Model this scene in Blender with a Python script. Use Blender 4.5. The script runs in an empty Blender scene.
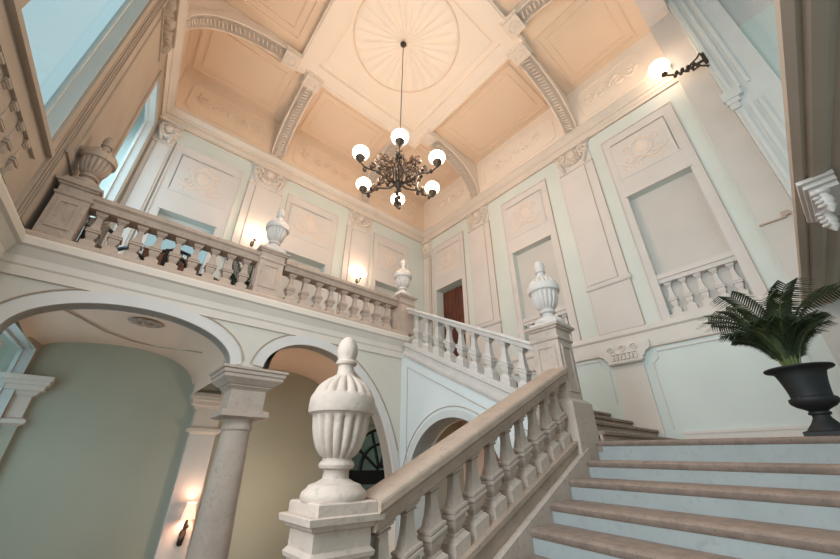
import bpy, bmesh, math, random
from mathutils import Vector, Matrix
random.seed(7)
S = bpy.context.scene
COL = S.collection
PI = math.pi
sin, cos = math.sin, math.cos

# ------------------------------------------------------------------ materials
MATS = {}
def mat(name, rgb, rough=0.7, var=0.08, scale=6.0, bump=0.0, metal=0.0, spots=None):
    if name in MATS: return MATS[name]
    m = bpy.data.materials.new(name); m.use_nodes = True
    nt = m.node_tree; N = nt.nodes; L = nt.links
    b = N['Principled BSDF']; b.inputs['Roughness'].default_value = rough
    b.inputs['Metallic'].default_value = metal
    tc = N.new('ShaderNodeTexCoord')
    no = N.new('ShaderNodeTexNoise'); no.inputs['Scale'].default_value = scale; no.inputs['Detail'].default_value = 5
    L.new(tc.outputs['Object'], no.inputs['Vector'])
    rp = N.new('ShaderNodeValToRGB')
    lo = [max(0, c * (1 - var)) for c in rgb]; hi = [min(1, c * (1 + var)) for c in rgb]
    rp.color_ramp.elements[0].position = 0.3; rp.color_ramp.elements[1].position = 0.7
    rp.color_ramp.elements[0].color = (*lo, 1); rp.color_ramp.elements[1].color = (*hi, 1)
    L.new(no.outputs['Fac'], rp.inputs['Fac'])
    out = rp.outputs['Color']
    if spots:
        n2 = N.new('ShaderNodeTexNoise'); n2.inputs['Scale'].default_value = scale * 5; n2.inputs['Detail'].default_value = 8
        L.new(tc.outputs['Object'], n2.inputs['Vector'])
        r2 = N.new('ShaderNodeValToRGB')
        r2.color_ramp.elements[0].position = 0.56; r2.color_ramp.elements[1].position = 0.72
        L.new(n2.outputs['Fac'], r2.inputs['Fac'])
        mx = N.new('ShaderNodeMixRGB'); mx.inputs['Color2'].default_value = (*spots, 1)
        L.new(r2.outputs['Color'], mx.inputs['Fac']); L.new(out, mx.inputs['Color1']); out = mx.outputs['Color']
    L.new(out, b.inputs['Base Color'])
    if bump:
        n3 = N.new('ShaderNodeTexNoise'); n3.inputs['Scale'].default_value = scale * 8; n3.inputs['Detail'].default_value = 6
        L.new(tc.outputs['Object'], n3.inputs['Vector'])
        bp = N.new('ShaderNodeBump'); bp.inputs['Strength'].default_value = bump; bp.inputs['Distance'].default_value = 0.02
        L.new(n3.outputs['Fac'], bp.inputs['Height']); L.new(bp.outputs['Normal'], b.inputs['Normal'])
    MATS[name] = m
    return m
def emat(name, rgb, s):
    m = bpy.data.materials.new(name); m.use_nodes = True
    nt = m.node_tree; b = nt.nodes['Principled BSDF']
    b.inputs['Base Color'].default_value = (*rgb, 1); b.inputs['Emission Color'].default_value = (*rgb, 1)
    b.inputs['Emission Strength'].default_value = s; b.inputs['Roughness'].default_value = 0.3
    return m
def woodmat(name, c1, c2, rough=0.4, sc=3.0):
    m = bpy.data.materials.new(name); m.use_nodes = True
    nt = m.node_tree; N = nt.nodes; L = nt.links; b = N['Principled BSDF']
    b.inputs['Roughness'].default_value = rough
    tc = N.new('ShaderNodeTexCoord'); mp = N.new('ShaderNodeMapping'); mp.inputs['Scale'].default_value = (6, 6, 0.6)
    L.new(tc.outputs['Object'], mp.inputs['Vector'])
    no = N.new('ShaderNodeTexNoise'); no.inputs['Scale'].default_value = sc; no.inputs['Detail'].default_value = 6
    L.new(mp.outputs['Vector'], no.inputs['Vector'])
    rp = N.new('ShaderNodeValToRGB'); rp.color_ramp.elements[0].position = 0.3; rp.color_ramp.elements[1].position = 0.7
    rp.color_ramp.elements[0].color = (*c1, 1); rp.color_ramp.elements[1].color = (*c2, 1)
    L.new(no.outputs['Fac'], rp.inputs['Fac']); L.new(rp.outputs['Color'], b.inputs['Base Color'])
    return m
def glassmat(name, tint=(0.9, 0.97, 1.0), refl=0.08):
    m = bpy.data.materials.new(name); m.use_nodes = True
    nt = m.node_tree; N = nt.nodes; L = nt.links
    for n in list(N): N.remove(n)
    o = N.new('ShaderNodeOutputMaterial'); t = N.new('ShaderNodeBsdfTransparent'); g = N.new('ShaderNodeBsdfGlossy')
    t.inputs['Color'].default_value = (*tint, 1); g.inputs['Roughness'].default_value = 0.05
    x = N.new('ShaderNodeMixShader'); x.inputs['Fac'].default_value = refl
    L.new(t.outputs[0], x.inputs[1]); L.new(g.outputs[0], x.inputs[2]); L.new(x.outputs[0], o.inputs[0])
    return m

MINT = mat('mint_wall_paint', (0.61, 0.65, 0.615), 0.75, 0.03, 1.5)
SAGE = mat('sage_wall_paint', (0.41, 0.41, 0.335), 0.75, 0.05, 1.2)
ROSE = mat('rose_plaster', (0.62, 0.58, 0.555), 0.75, 0.03, 2.0)
NICHE = mat('grey_rose_plaster', (0.56, 0.53, 0.50), 0.75, 0.03, 2.0)
CREAM = mat('cream_plaster', (0.66, 0.575, 0.505), 0.75, 0.04, 2.0)
PEACH = mat('peach_ceiling_paint', (0.82, 0.71, 0.61), 0.8, 0.02, 1.0)
RIBC = mat('pale_rib_plaster', (0.74, 0.63, 0.54), 0.8, 0.04, 2.0)
CORAL = mat('orange_coffer_paint', (0.76, 0.59, 0.45), 0.8, 0.03, 1.0)
PINKV = mat('pink_vault_paint', (0.80, 0.60, 0.48), 0.8, 0.04, 1.0)
ARC = mat('cream_wall_paint', (0.60, 0.55, 0.485), 0.75, 0.03, 1.5)
WAINS = mat('pale_mint_wainscot_paint', (0.60, 0.665, 0.64), 0.75, 0.03, 1.5)
PEACHP = mat('peach_relief_plaster', (0.70, 0.595, 0.525), 0.75, 0.03, 2.0)
PALE = mat('pale_plaster', (0.66, 0.62, 0.58), 0.75, 0.03, 2.0)
BROWNSHADE = mat('brown_and_shaded_plaster', (0.40, 0.325, 0.26), 0.75, 0.06, 1.5)  # left wall: backlit shade darkened into the plaster; also the brown soffit
LINE = mat('brown_line_and_crevice_shade', (0.46, 0.36, 0.285), 0.8, 0.1, 5)  # brown bead lines; along moulding edges it paints shadow lines in
STONE = mat('worn_pale_stone', (0.49, 0.395, 0.335), 0.8, 0.10, 4, 0.25, spots=(0.40, 0.33, 0.28))
STONEB = mat('shade_browned_veined_stone', (0.40, 0.30, 0.235), 0.6, 0.14, 4, 0.2, spots=(0.31, 0.23, 0.19))
STONEP = mat('rosy_stone', (0.48, 0.365, 0.295), 0.7, 0.10, 4, 0.2, spots=(0.40, 0.30, 0.25))
MARBLE = mat('white_marble', (0.60, 0.55, 0.515), 0.55, 0.07, 4, 0.1, spots=(0.53, 0.48, 0.45))
TREAD = mat('brown_granite_tread', (0.25, 0.185, 0.15), 0.6, 0.2, 14, 0.1, spots=(0.16, 0.11, 0.09))
RISER = mat('pale_blue_riser_paint', (0.31, 0.335, 0.33), 0.6, 0.05, 4, spots=(0.28, 0.30, 0.295))
BLUEW = mat('pale_blue_wall_paint', (0.66, 0.70, 0.70), 0.75, 0.03, 1.5)
BRONZE = mat('dark_bronze', (0.05, 0.033, 0.022), 0.5, 0.3, 20, metal=0.3)
IRON = mat('black_iron', (0.012, 0.012, 0.013), 0.45, 0.2, 20)
BLACKPOT = mat('black_painted_metal', (0.010, 0.011, 0.012), 0.65, 0.2, 20)
LEAF = mat('palm_green', (0.040, 0.058, 0.024), 0.55, 0.4, 12)
STEM = mat('palm_stem_green', (0.13, 0.16, 0.05), 0.5, 0.2, 12)
SOIL = mat('dark_soil', (0.03, 0.022, 0.015), 0.95, 0.3, 30)
FLOORM = mat('stone_floor', (0.30, 0.26, 0.22), 0.5, 0.15, 2)
WOOD = woodmat('red_brown_wood', (0.07, 0.018, 0.010), (0.16, 0.045, 0.022))
DARKW = woodmat('dark_wood', (0.008, 0.006, 0.005), (0.022, 0.013, 0.009))
GLOBE = emat('glowing_opal_glass', (1.0, 0.80, 0.60), 9.0)
BOWLG = emat('glowing_bowl_glass', (1.0, 0.74, 0.52), 7.0)
SHADE = emat('glowing_fabric_shade', (1.0, 0.62, 0.45), 1.0)
GLASS = glassmat('window_glass')
GLASSD = glassmat('grey_door_glass', (0.75, 0.8, 0.8), 0.12)
WHITEP = mat('white_paint', (0.56, 0.58, 0.57), 0.6, 0.03, 3)
CARPET = mat('gallery_floor_stone', (0.40, 0.35, 0.30), 0.6, 0.1, 3)

# ------------------------------------------------------------------ mesh builder
class MB:
    def __init__(s, T=None): s.v = []; s.f = []; s.T = T
    def add(s, vs, fs):
        o = len(s.v)
        s.v += [tuple(s.T(*p)) if s.T else tuple(p) for p in vs]
        s.f += [tuple(i + o for i in f) for f in fs]
    def box(s, x0, x1, y0, y1, z0, z1):
        s.add([(x, y, z) for x in (x0, x1) for y in (y0, y1) for z in (z0, z1)],
              [(0, 1, 3, 2), (4, 6, 7, 5), (0, 4, 5, 1), (2, 3, 7, 6), (0, 2, 6, 4), (1, 5, 7, 3)])
    def bev(s, x0, x1, y0, y1, z0, z1, b=0.01):
        # box with chamfered top and bottom edges
        r = []
        for i, z in ((b, z0), (0, z0 + b), (0, z1 - b), (b, z1)):
            r.append([(x0 + i, y0 + i, z), (x1 - i, y0 + i, z), (x1 - i, y1 - i, z), (x0 + i, y1 - i, z)])
        s.loft(r)
    def loft(s, rings, closed=True, caps=True):
        n = len(rings[0]); vs = [p for r in rings for p in r]; fs = []
        for i in range(len(rings) - 1):
            for j in range(n if closed else n - 1):
                k = (j + 1) % n
                fs.append((i * n + j, i * n + k, (i + 1) * n + k, (i + 1) * n + j))
        if caps and closed:
            fs.append(tuple(range(n))); m = (len(rings) - 1) * n; fs.append(tuple(range(m, m + n)))
        s.add(vs, fs)
    def prism(s, pts, ax, lo, hi):
        if ax == 'x': a = [(lo, p, q) for p, q in pts]; b = [(hi, p, q) for p, q in pts]
        elif ax == 'y': a = [(p, lo, q) for p, q in pts]; b = [(p, hi, q) for p, q in pts]
        else: a = [(p, q, lo) for p, q in pts]; b = [(p, q, hi) for p, q in pts]
        s.loft([a, b])
    def strip(s, us, lo, hi, d0, d1):
        # wall piece in local (u,d,z) between lower and upper boundary curves
        for i in range(len(us) - 1):
            a, b = us[i], us[i + 1]
            s.add([(u, d, z) for d in (d0, d1) for u, z in ((a, lo[i]), (b, lo[i + 1]), (b, hi[i + 1]), (a, hi[i]))],
                  [(0, 1, 2, 3), (7, 6, 5, 4), (0, 4, 5, 1), (3, 2, 6, 7)] + ([(0, 3, 7, 4)] if i == 0 else []) + ([(1, 5, 6, 2)] if i == len(us) - 2 else []))
    def band(s, path, w, d0, d1):
        # raised band following an open path in local (u,z), width w to the left of travel
        n = len(path); rings = []
        for i in range(n):
            a = Vector(path[max(0, i - 1)]); b = Vector(path[min(n - 1, i + 1)])
            t = (b - a).normalized(); nn = Vector((-t.y, t.x)); p = Vector(path[i]); q = p + nn * w
            rings.append([(p.x, d0, p.y), (p.x, d1, p.y), (q.x, d1, q.y), (q.x, d0, q.y)])
        s.loft(rings)
    def frame(s, u0, u1, z0, z1, w, d0, d1):
        s.box(u0, u1, d0, d1, z1 - w, z1); s.box(u0, u1, d0, d1, z0, z0 + w)
        s.box(u0, u0 + w, d0, d1, z0 + w, z1 - w); s.box(u1 - w, u1, d0, d1, z0 + w, z1 - w)
    def holes(s, u0, u1, z0, z1, hs, d0, d1):
        us = sorted({u0, u1, *[h[0] for h in hs], *[h[1] for h in hs]}); zs = sorted({z0, z1, *[h[2] for h in hs], *[h[3] for h in hs]})
        for i in range(len(us) - 1):
            for j in range(len(zs) - 1):
                uc = (us[i] + us[i + 1]) / 2; zc = (zs[j] + zs[j + 1]) / 2
                if any(h[0] < uc < h[1] and h[2] < zc < h[3] for h in hs): continue
                s.box(us[i], us[i + 1], d0, d1, zs[j], zs[j + 1])
    def lathe(s, prof, c=(0, 0, 0), n=24, fl=None, caps=True):
        rings = []
        for k, (r, z) in enumerate(prof):
            ring = []
            for i in range(n):
                a = 2 * PI * i / n
                rr = r * (fl(k, a, z) if fl else 1)
                ring.append((c[0] + rr * cos(a), c[1] + rr * sin(a), c[2] + z))
            rings.append(ring)
        s.loft(rings, caps=caps)
    def sq(s, prof, c=(0, 0, 0)):
        s.loft([[(c[0] - h, c[1] - h, c[2] + z), (c[0] + h, c[1] - h, c[2] + z), (c[0] + h, c[1] + h, c[2] + z), (c[0] - h, c[1] + h, c[2] + z)] for h, z in prof])
    def rect(s, prof, x0, x1, y0, y1):
        # stacked mouldings on a rectangular plan, prof = (outset, z)
        s.loft([[(x0 - o, y0 - o, z), (x1 + o, y0 - o, z), (x1 + o, y1 + o, z), (x0 - o, y1 + o, z)] for o, z in prof])
    def tube(s, path, r, n=8, caps=True):
        P = [Vector(p) for p in path]; m = len(P); rings = []; prev = None
        for i in range(m):
            t = (P[min(m - 1, i + 1)] - P[max(0, i - 1)])
            t = t.normalized() if t.length > 1e-9 else Vector((0, 0, 1))
            if prev is None: a = t.cross(Vector((0.31, 0.22, 0.93))); a = a.normalized() if a.length > 1e-6 else Vector((1, 0, 0))
            else: a = (prev - t * prev.dot(t)); a = a.normalized() if a.length > 1e-6 else prev
            prev = a; b = t.cross(a); rr = r[i] if isinstance(r, (list, tuple)) else r
            rings.append([tuple(P[i] + (a * cos(2 * PI * k / n) + b * sin(2 * PI * k / n)) * rr) for k in range(n)])
        s.loft(rings, caps=caps)
    def ball(s, c, rx, ry=None, rz=None, n=10):
        ry = ry or rx; rz = rz or rx; rings = []
        m = max(4, n // 2 + 1)
        for i in range(m + 1):
            a = -PI / 2 + PI * i / m; q = max(cos(a), 0.03)
            rings.append([(c[0] + rx * q * cos(2 * PI * k / n), c[1] + ry * q * sin(2 * PI * k / n), c[2] + rz * sin(a)) for k in range(n)])
        s.loft(rings)
    def spiral(s, cu, cz, r0, turns, start, sgn, r, d=0.012, n=18):
        # flat scroll in local (u,z)
        pts = []
        for i in range(n + 1):
            t = i / n; a = start + sgn * turns * 2 * PI * t; rr = r0 * (1 - 0.85 * t)
            pts.append((cu + rr * cos(a), d, cz + rr * sin(a)))
        s.tube(pts, [r * (1 - 0.4 * i / n) for i in range(n + 1)], 6)
    def grid(s, nu, nv, fn):
        vs = [fn(i / nu, j / nv) for i in range(nu + 1) for j in range(nv + 1)]
        s.add(vs, [(i * (nv + 1) + j, (i + 1) * (nv + 1) + j, (i + 1) * (nv + 1) + j + 1, i * (nv + 1) + j + 1) for i in range(nu) for j in range(nv)])
    def mesh(s, name, m, smooth=False):
        me = bpy.data.meshes.new(name); me.from_pydata(s.v, [], s.f); me.update()
        b = bmesh.new(); b.from_mesh(me); bmesh.ops.recalc_face_normals(b, faces=b.faces); b.to_mesh(me); b.free()
        if m: me.materials.append(m)
        if smooth:
            me.polygons.foreach_set('use_smooth', [True] * len(me.polygons))
            me.set_sharp_from_angle(angle=math.radians(38))
        me.update()
        return me
def link(name, me, parent=None, loc=None):
    o = bpy.data.objects.new(name, me); COL.objects.link(o)
    if parent is not None:
        o.parent = parent; o.matrix_parent_inverse = Matrix.Translation(parent.location).inverted()
    if loc: o.location = loc
    return o
def obj(name, mb, m, parent=None, smooth=False, label=None):
    o = link(name, mb.mesh(name, m, smooth), parent)
    if label: o['label'] = label
    return o
def tag(o, label, cat, group=None):
    o['label'] = label; o['category'] = cat
    if group: o['group'] = group
    return o
def thing(name, label, cat, loc=(0, 0, 0), group=None):
    o = bpy.data.objects.new(name, None); COL.objects.link(o); o.location = loc
    o.empty_display_size = 0.1
    return tag(o, label, cat, group)
def struct(name, mb, m, parent=None, smooth=False):
    o = obj(name, mb, m, parent, smooth); o['kind'] = 'structure'; return o
TRIM = [0]
def trim(mb, m, smooth=False, parent=None):
    TRIM[0] += 1
    return struct('trim_%d' % TRIM[0], mb, m, parent, smooth)

# ------------------------------------------------------------------ layout (metres, eye at the origin)
XR, YB = 6.89, 7.81           # right wall, back wall
YG = 4.88                     # front of the gallery
ZC, ZF = 7.2, 8.75            # cornice, ceiling
ZG = 1.98                     # gallery floor
ZL = -3.2                     # lower hall floor
def TR(u, d, z): return (XR - d, u, z)
def TB(u, d, z): return (u, YB - d, z)
def TL(u, d, z): return (-1.3 + 0.0686 * (u - 4) + d, u, z)
def TG(u, d, z): return (u, YG - d, z)
def TS(u, d, z): return (3.75 - d, u, z)

# ------------------------------------------------------------------ room shell
m = MB(); m.box(-2.2, 7.2, -3.2, 8.2, ZL - 0.2, ZL); struct('floor', m, FLOORM)
NR = [(6.11, 7.21, 1.98, 4.83), (3.2, 4.3, 2.17, 4.83), (0.33, 1.44, 2.17, 4.84)]
m = MB(TR); m.holes(-3.2, 7.81, 1.78, 7.25, NR, -0.3, 0)
m.box(6.05, 7.27, -0.5, -0.36, 1.9, 4.9)
struct('wall_right', m, MINT)
m = MB(TR); m.box(-3.2, 7.81, -0.3, 0, ZL, 1.78); struct('wall_right_lower', m, WAINS)
m = MB(TR)
for a in NR[1:]: m.box(a[0] - 0.02, a[1] + 0.02, -0.29, -0.15, a[2] - 0.02, a[3] + 0.02)
struct('wall_right_niches', m, NICHE)
NBK = [(-0.39, 0.66, 1.98, 4.66), (2.2, 3.33, 1.98, 4.7), (4.94, 5.98, 1.98, 4.78)]
m = MB(TB); m.holes(-2.2, XR, 1.9, 7.25, NBK, -0.3, 0)
struct('wall_back', m, MINT)
m = MB(TB)
for a in NBK[1:]: m.box(a[0] - 0.02, a[1] + 0.02, -0.29, -0.24, a[2] - 0.02, a[3] + 0.02)
struct('wall_back_niches', m, NICHE)
m = MB(TB); m.holes(-2.2, XR, ZL, 1.9, [(4.59, 6.49, ZL, 0.8)], -0.3, 0)
struct('wall_lower_back', m, SAGE)
WA = (2.9, 4.4, 2.9, 7.05); WBn = (6.32, 7.6, 1.98, 6.5); WLow = (4.95, 7.62, -1.2, 1.52)
m = MB(TL); m.holes(2.1, 7.85, ZL, 7.25, [WA, WBn, WLow], -0.17, 0); struct('wall_left', m, BROWNSHADE)
# frieze above the cornice
m = MB(TR); m.box(-0.1, 7.81, -0.3, 0.0, 7.25, ZF); struct('wall_right_frieze', m, PEACH)
m = MB(TB); m.box(-2.2, XR, -0.3, 0.0, 7.25, ZF); struct('wall_back_frieze', m, CORAL)
m = MB(TL); m.box(2.1, 7.85, -0.4, 0.0, 7.25, ZF); struct('wall_left_frieze', m, CORAL)
m = MB(TR); m.box(-3.2, -0.1, -0.3, 0.0, 7.25, 9.4); struct('wall_right_south', m, ROSE)
m = MB(); m.box(-2.2, 7.2, -0.1, 8.1, ZF, ZF + 0.2); struct('ceiling', m, CORAL)
m = MB(); m.box(-2.2, 7.2, -3.2, -0.1, 9.35, 9.5); struct('ceiling_south', m, ROSE)
# cornice profiles
def cornice(T, u0, u1, m_):
    m = MB(T)
    m.prism([(0, 6.9), (0.03, 6.9), (0.03, 6.98), (0.05, 7.0), (0.05, 7.1), (0.08, 7.13), (0.08, 7.17), (0.16, 7.24), (0.17, 7.24), (0.17, 7.3), (0.13, 7.34), (0, 7.36)], 'x', u0, u1)
    trim(m, m_)
    m = MB(T); m.box(u0, u1, 0, 0.058, 7.1, 7.118); m.box(u0, u1, 0, 0.032, 6.885, 6.9); return trim(m, LINE)  # brown strips colour shadow lines into the cornice crevices
cornice(TR, -0.1, YB, CREAM); cornice(TB, -1.05, XR, CREAM); cornice(TL, 2.1, YB, CREAM)
def dado(T, u0, u1, m_):
    m = MB(T)
    m.prism([(0, 1.78), (0.03, 1.78), (0.035, 1.82), (0.035, 2.05), (0.06, 2.08), (0.06, 2.14), (0.02, 2.18), (0, 2.18)], 'x', u0, u1)
    trim(m, m_)
    m = MB(T); m.box(u0, u1, 0, 0.042, 2.05, 2.062); m.box(u0, u1, 0, 0.026, 1.766, 1.78); return trim(m, LINE)  # dado shadow lines, added as brown strips
dado(TR, -0.1, 4.7, PALE)
m = MB(TL); m.prism([(0, 1.64), (0.025, 1.64), (0.025, 1.74), (0.04, 1.76), (0.04, 1.84), (0.09, 1.93), (0.12, 1.95), (0.12, 2.02), (0.10, 2.05), (0.08, 2.1), (0.05, 2.13), (0, 2.13)], 'x', 2.1, 4.86); trim(m, ARC)
m = MB(TL)
for u in (4.54, 4.62, 4.68): m.box(u, u + 0.025, 0, 0.03, 2.14, 6.9)
trim(m, BROWNSHADE)
m = MB(TR); m.box(-0.1, 1.8, 0, 0.025, 0.1, 0.42); m.box(-0.1, 1.8, 0.025, 0.035, 0.38, 0.42); o = struct('baseboard_right', m, PALE)

# ------------------------------------------------------------------ ornament helpers
def cartouche(m, cu, cz, w, h, d=0.02):
    n = 24
    m.tube([(cu + 0.19 * w * cos(2 * PI * i / n), d, cz + 0.06 * h + 0.25 * h * sin(2 * PI * i / n)) for i in range(n + 1)], 0.026, 6)
    m.ball((cu, d, cz + 0.06 * h), 0.12 * w, 0.02, 0.17 * h)
    m.ball((cu, d, cz + 0.37 * h), 0.08 * w, 0.025, 0.05 * h)
    for s in (-1, 1):
        m.spiral(cu + s * 0.26 * w, cz + 0.16 * h, 0.1 * w, 1.3, PI if s > 0 else 0, -s, 0.022, d)
        m.spiral(cu + s * 0.24 * w, cz - 0.14 * h, 0.11 * w, 1.3, PI if s > 0 else 0, s, 0.022, d)
        pts = [(cu + s * t * 0.42 * w, d, cz - 0.22 * h - 0.14 * h * sin(t * 3.0) + 0.1 * h * t) for t in [k / 10 for k in range(11)]]
        m.tube(pts, [0.03 - 0.016 * k / 10 for k in range(11)], 6)
        for k in range(5):
            t = 0.2 + 0.17 * k
            m.ball((cu + s * t * 0.42 * w, d, cz - 0.27 * h - 0.1 * h * sin(t * 3)), 0.03, 0.012, 0.05)
def scrollwork(m, cu, cz, w, h, d=0.012):
    for s in (-1, 1):
        pts = [(cu + s * w * 0.42 * t, d, cz + 0.22 * h * sin(t * 2 * PI)) for t in [k / 16 for k in range(17)]]
        m.tube(pts, [0.04 - 0.02 * k / 16 for k in range(17)], 6)
        m.spiral(cu + s * 0.14 * w, cz - 0.05 * h, 0.2 * h, 1.4, PI / 2, -s, 0.028, d)
        m.spiral(cu + s * 0.33 * w, cz + 0.08 * h, 0.18 * h, 1.4, -PI / 2, s, 0.026, d)
        for k in range(4):
            m.ball((cu + s * w * (0.08 + 0.1 * k), d, cz + 0.25 * h * cos(k * 2.1)), 0.045, 0.018, 0.03)
    m.ball((cu, d, cz), 0.05, 0.03, 0.09)
def garland_capital(m, u0, u1, z0, z1, d):
    c = (u0 + u1) / 2; w = u1 - u0; h = z1 - z0
    m.box(u0 - 0.06, u1 + 0.06, d - 0.02, d + 0.09, z1 - 0.07, z1)
    for s in (-1, 1):
        m.spiral(c + s * 0.36 * w, z1 - 0.3 * h, 0.16 * w, 1.6, PI / 2, s, 0.036, d + 0.03)
        for k in range(5):
            m.ball((c + s * (0.42 * w - 0.02 * k), d + 0.015, z1 - h * (0.45 + 0.11 * k)), 0.06 - 0.005 * k, 0.09, 0.045)
    for k in range(9):
        t = -1 + k / 4
        m.ball((c + t * 0.36 * w, d + 0.02, z0 + 0.25 * h + 0.3 * h * t * t), 0.05, 0.09, 0.045)
    m.ball((c, d + 0.02, z1 - 0.35 * h), 0.11, 0.09, 0.12)
    m.tube([(c + 0.13 * cos(a), d + 0.02, z1 - 0.35 * h + 0.15 * sin(a)) for a in [2 * PI * i / 16 for i in range(17)]], 0.02, 6)
    m.prism([(u0, z0 - 0.03), (u1, z0 - 0.03), (u1, z0), (u0, z0)], 'y', d - 0.02, d + 0.03)
def pilaster(T, u0, u1, label, zbase=3.15, ztop=6.27, side=0.19, zs=2.18):
    p = Vector(T((u0 + u1) / 2, 0, zbase))
    t = thing('pilaster', label, 'pilaster', p)
    m = MB(T); m.box(u0, u1, 0, 0.035, zs, 6.9)
    m.box(u0 + side, u1 - 0.04, 0.035, 0.055, zbase + 0.08, ztop - 0.08)
    obj('shaft', m, ROSE, t)
    m = MB(T); garland_capital(m, u0 + 0.0, u1, ztop, 6.9, 0.035); obj('capital', m, CREAM, t, True)
    m = MB(T); m.prism([(0.035, zbase - 0.04), (0.06, zbase - 0.04), (0.075, zbase), (0.075, zbase + 0.04), (0.035, zbase + 0.07)], 'x', u0 - 0.04, u1 + 0.04)
    obj('base_moulding', m, ROSE, t)
    m = MB(T); m.box(u0 - 0.012, u0, 0, 0.037, 2.18, 6.27); m.box(u0 + side - 0.012, u0 + side, 0.035, 0.05, zbase + 0.08, ztop); m.box(u1, u1 + 0.008, 0, 0.03, 2.18, 6.27); obj('edge_shade_line', m, LINE, t)  # strips put the shade line at the pilaster edges into colour
    return t
def relief(T, u0, u1, z0, z1, label):
    t = thing('relief_panel', label, 'relief', T((u0 + u1) / 2, 0, z0))
    m = MB(T); m.frame(u0 - 0.04, u1 + 0.04, z0 - 0.04, z1 + 0.04, 0.035, 0, 0.03); obj('frame', m, ROSE, t)
    m = MB(T); m.box(u0 - 0.005, u1 + 0.005, 0, 0.012, z0 - 0.005, z1 + 0.005); obj('field', m, PEACHP, t)
    m = MB(T); m.box(u0 - 0.005, u1 + 0.005, 0.012, 0.02, z1 - 0.008, z1 + 0.005); m.box(u0 - 0.005, u0 + 0.008, 0.012, 0.02, z0, z1 - 0.008); obj('edge_shade_line', m, LINE, t)  # edge shade of the field drawn as brown strips
    m = MB(T); cartouche(m, (u0 + u1) / 2, (z0 + z1) / 2, u1 - u0, z1 - z0, 0.016); obj('ornament', m, PEACHP, t, True)
    return t
BAL = [(0.058, 1.0), (0.058, 0.945), (0.050, 0.93), (0.050, 0.912), (0.032, 0.895), (0.042, 0.885), (0.042, 0.868), (0.029, 0.855), (0.030, 0.78), (0.035, 0.66), (0.044, 0.56), (0.048, 0.525), (0.067, 0.512), (0.067, 0.48), (0.056, 0.47), (0.070, 0.455), (0.070, 0.42),
       (0.052, 0.405), (0.055, 0.37), (0.050, 0.315), (0.036, 0.26), (0.031, 0.235), (0.044, 0.225), (0.044, 0.205), (0.054, 0.19), (0.064, 0.165), (0.070, 0.16), (0.070, 0.0)]
def bal_prof(h, k=1.0): return [(a * k, b * h) for a, b in reversed(BAL)]
def blind_balustrade(T, u0, u1, label):
    t = thing('blind_balustrade', label, 'balustrade', T((u0 + u1) / 2, -0.13, 2.18))
    m = MB(T); m.box(u0, u1, -0.14, -0.01, 2.93, 3.02); m.box(u0, u1, -0.14, -0.03, 2.85, 2.93); obj('rail', m, ROSE, t)
    m = MB(T); m.box(u0, u1, -0.14, -0.02, 2.17, 2.25); obj('plinth', m, ROSE, t)
    n = 5; du = (u1 - u0) / n
    for i in range(n):
        m = MB(T); m.sq(bal_prof(0.61, 0.95), (u0 + du * (i + 0.5), -0.115, 2.245)); obj('baluster', m, ROSE, t)
    return t
def niche_frame(T, u0, u1, z0, z1, u2, u3, zb, zt, m_=ROSE):
    # pink raised panel around relief and niche, niche opening u0..u1 below z1
    m = MB(T)
    m.box(u2, u0, 0, 0.02, zb, zt); m.box(u1, u3, 0, 0.02, zb, zt); m.box(u0, u1, 0, 0.02, z1, zt)
    m.box(u2 - 0.025, u2, 0, 0.04, zb, zt + 0.025); m.box(u3, u3 + 0.025, 0, 0.04, zb, zt + 0.025); m.box(u2, u3, 0, 0.04, zt, zt + 0.025)
    m.box(u0 - 0.03, u1 + 0.03, 0.02, 0.045, z1, z1 + 0.035)
    trim(m, m_)
    m = MB(T); m.box(u2 - 0.035, u2 - 0.025, 0, 0.03, zb, zt + 0.025); return trim(m, LINE)  # brown strip standing for the shadow line beside the frame

# ------------------------------------------------------------------ right wall dressing
pilaster(TR, 1.85, 2.65, 'tall pink pilaster with plaster garland capital, on right wall left of the large blind niche')
pilaster(TR, 4.92, 5.72, 'tall pink pilaster with garland capital, between the wooden door and the narrow niche')
pilaster(TR, 7.45, 7.8, 'slim pilaster tucked into the far corner of the hall', side=0.06)
niche_frame(TR, 3.2, 4.3, 2.17, 4.83, 3.06, 4.42, 2.18, 6.5)
niche_frame(TR, 0.33, 1.44, 2.17, 4.84, 0.2, 1.57, 2.18, 6.5)
niche_frame(TR, 6.11, 7.21, 1.98, 4.83, 5.98, 7.34, 1.98, 6.45)
relief(TR, 3.22, 4.3, 5.3, 6.28, 'square plaster relief with oval cartouche, above the niche behind the marble newel urn')
relief(TR, 0.36, 1.43, 5.33, 6.28, 'square plaster relief with oval cartouche, right wall, above the palm side niche')
relief(TR, 6.12, 7.19, 5.26, 6.22, 'square plaster relief with oval cartouche above the red wooden door')
blind_balustrade(TR, 3.2, 4.3, 'blind balustrade in the niche half hidden by the white newel urn')
blind_balustrade(TR, 0.33, 1.44, 'white blind balustrade set in the large niche above the potted palm')
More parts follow.
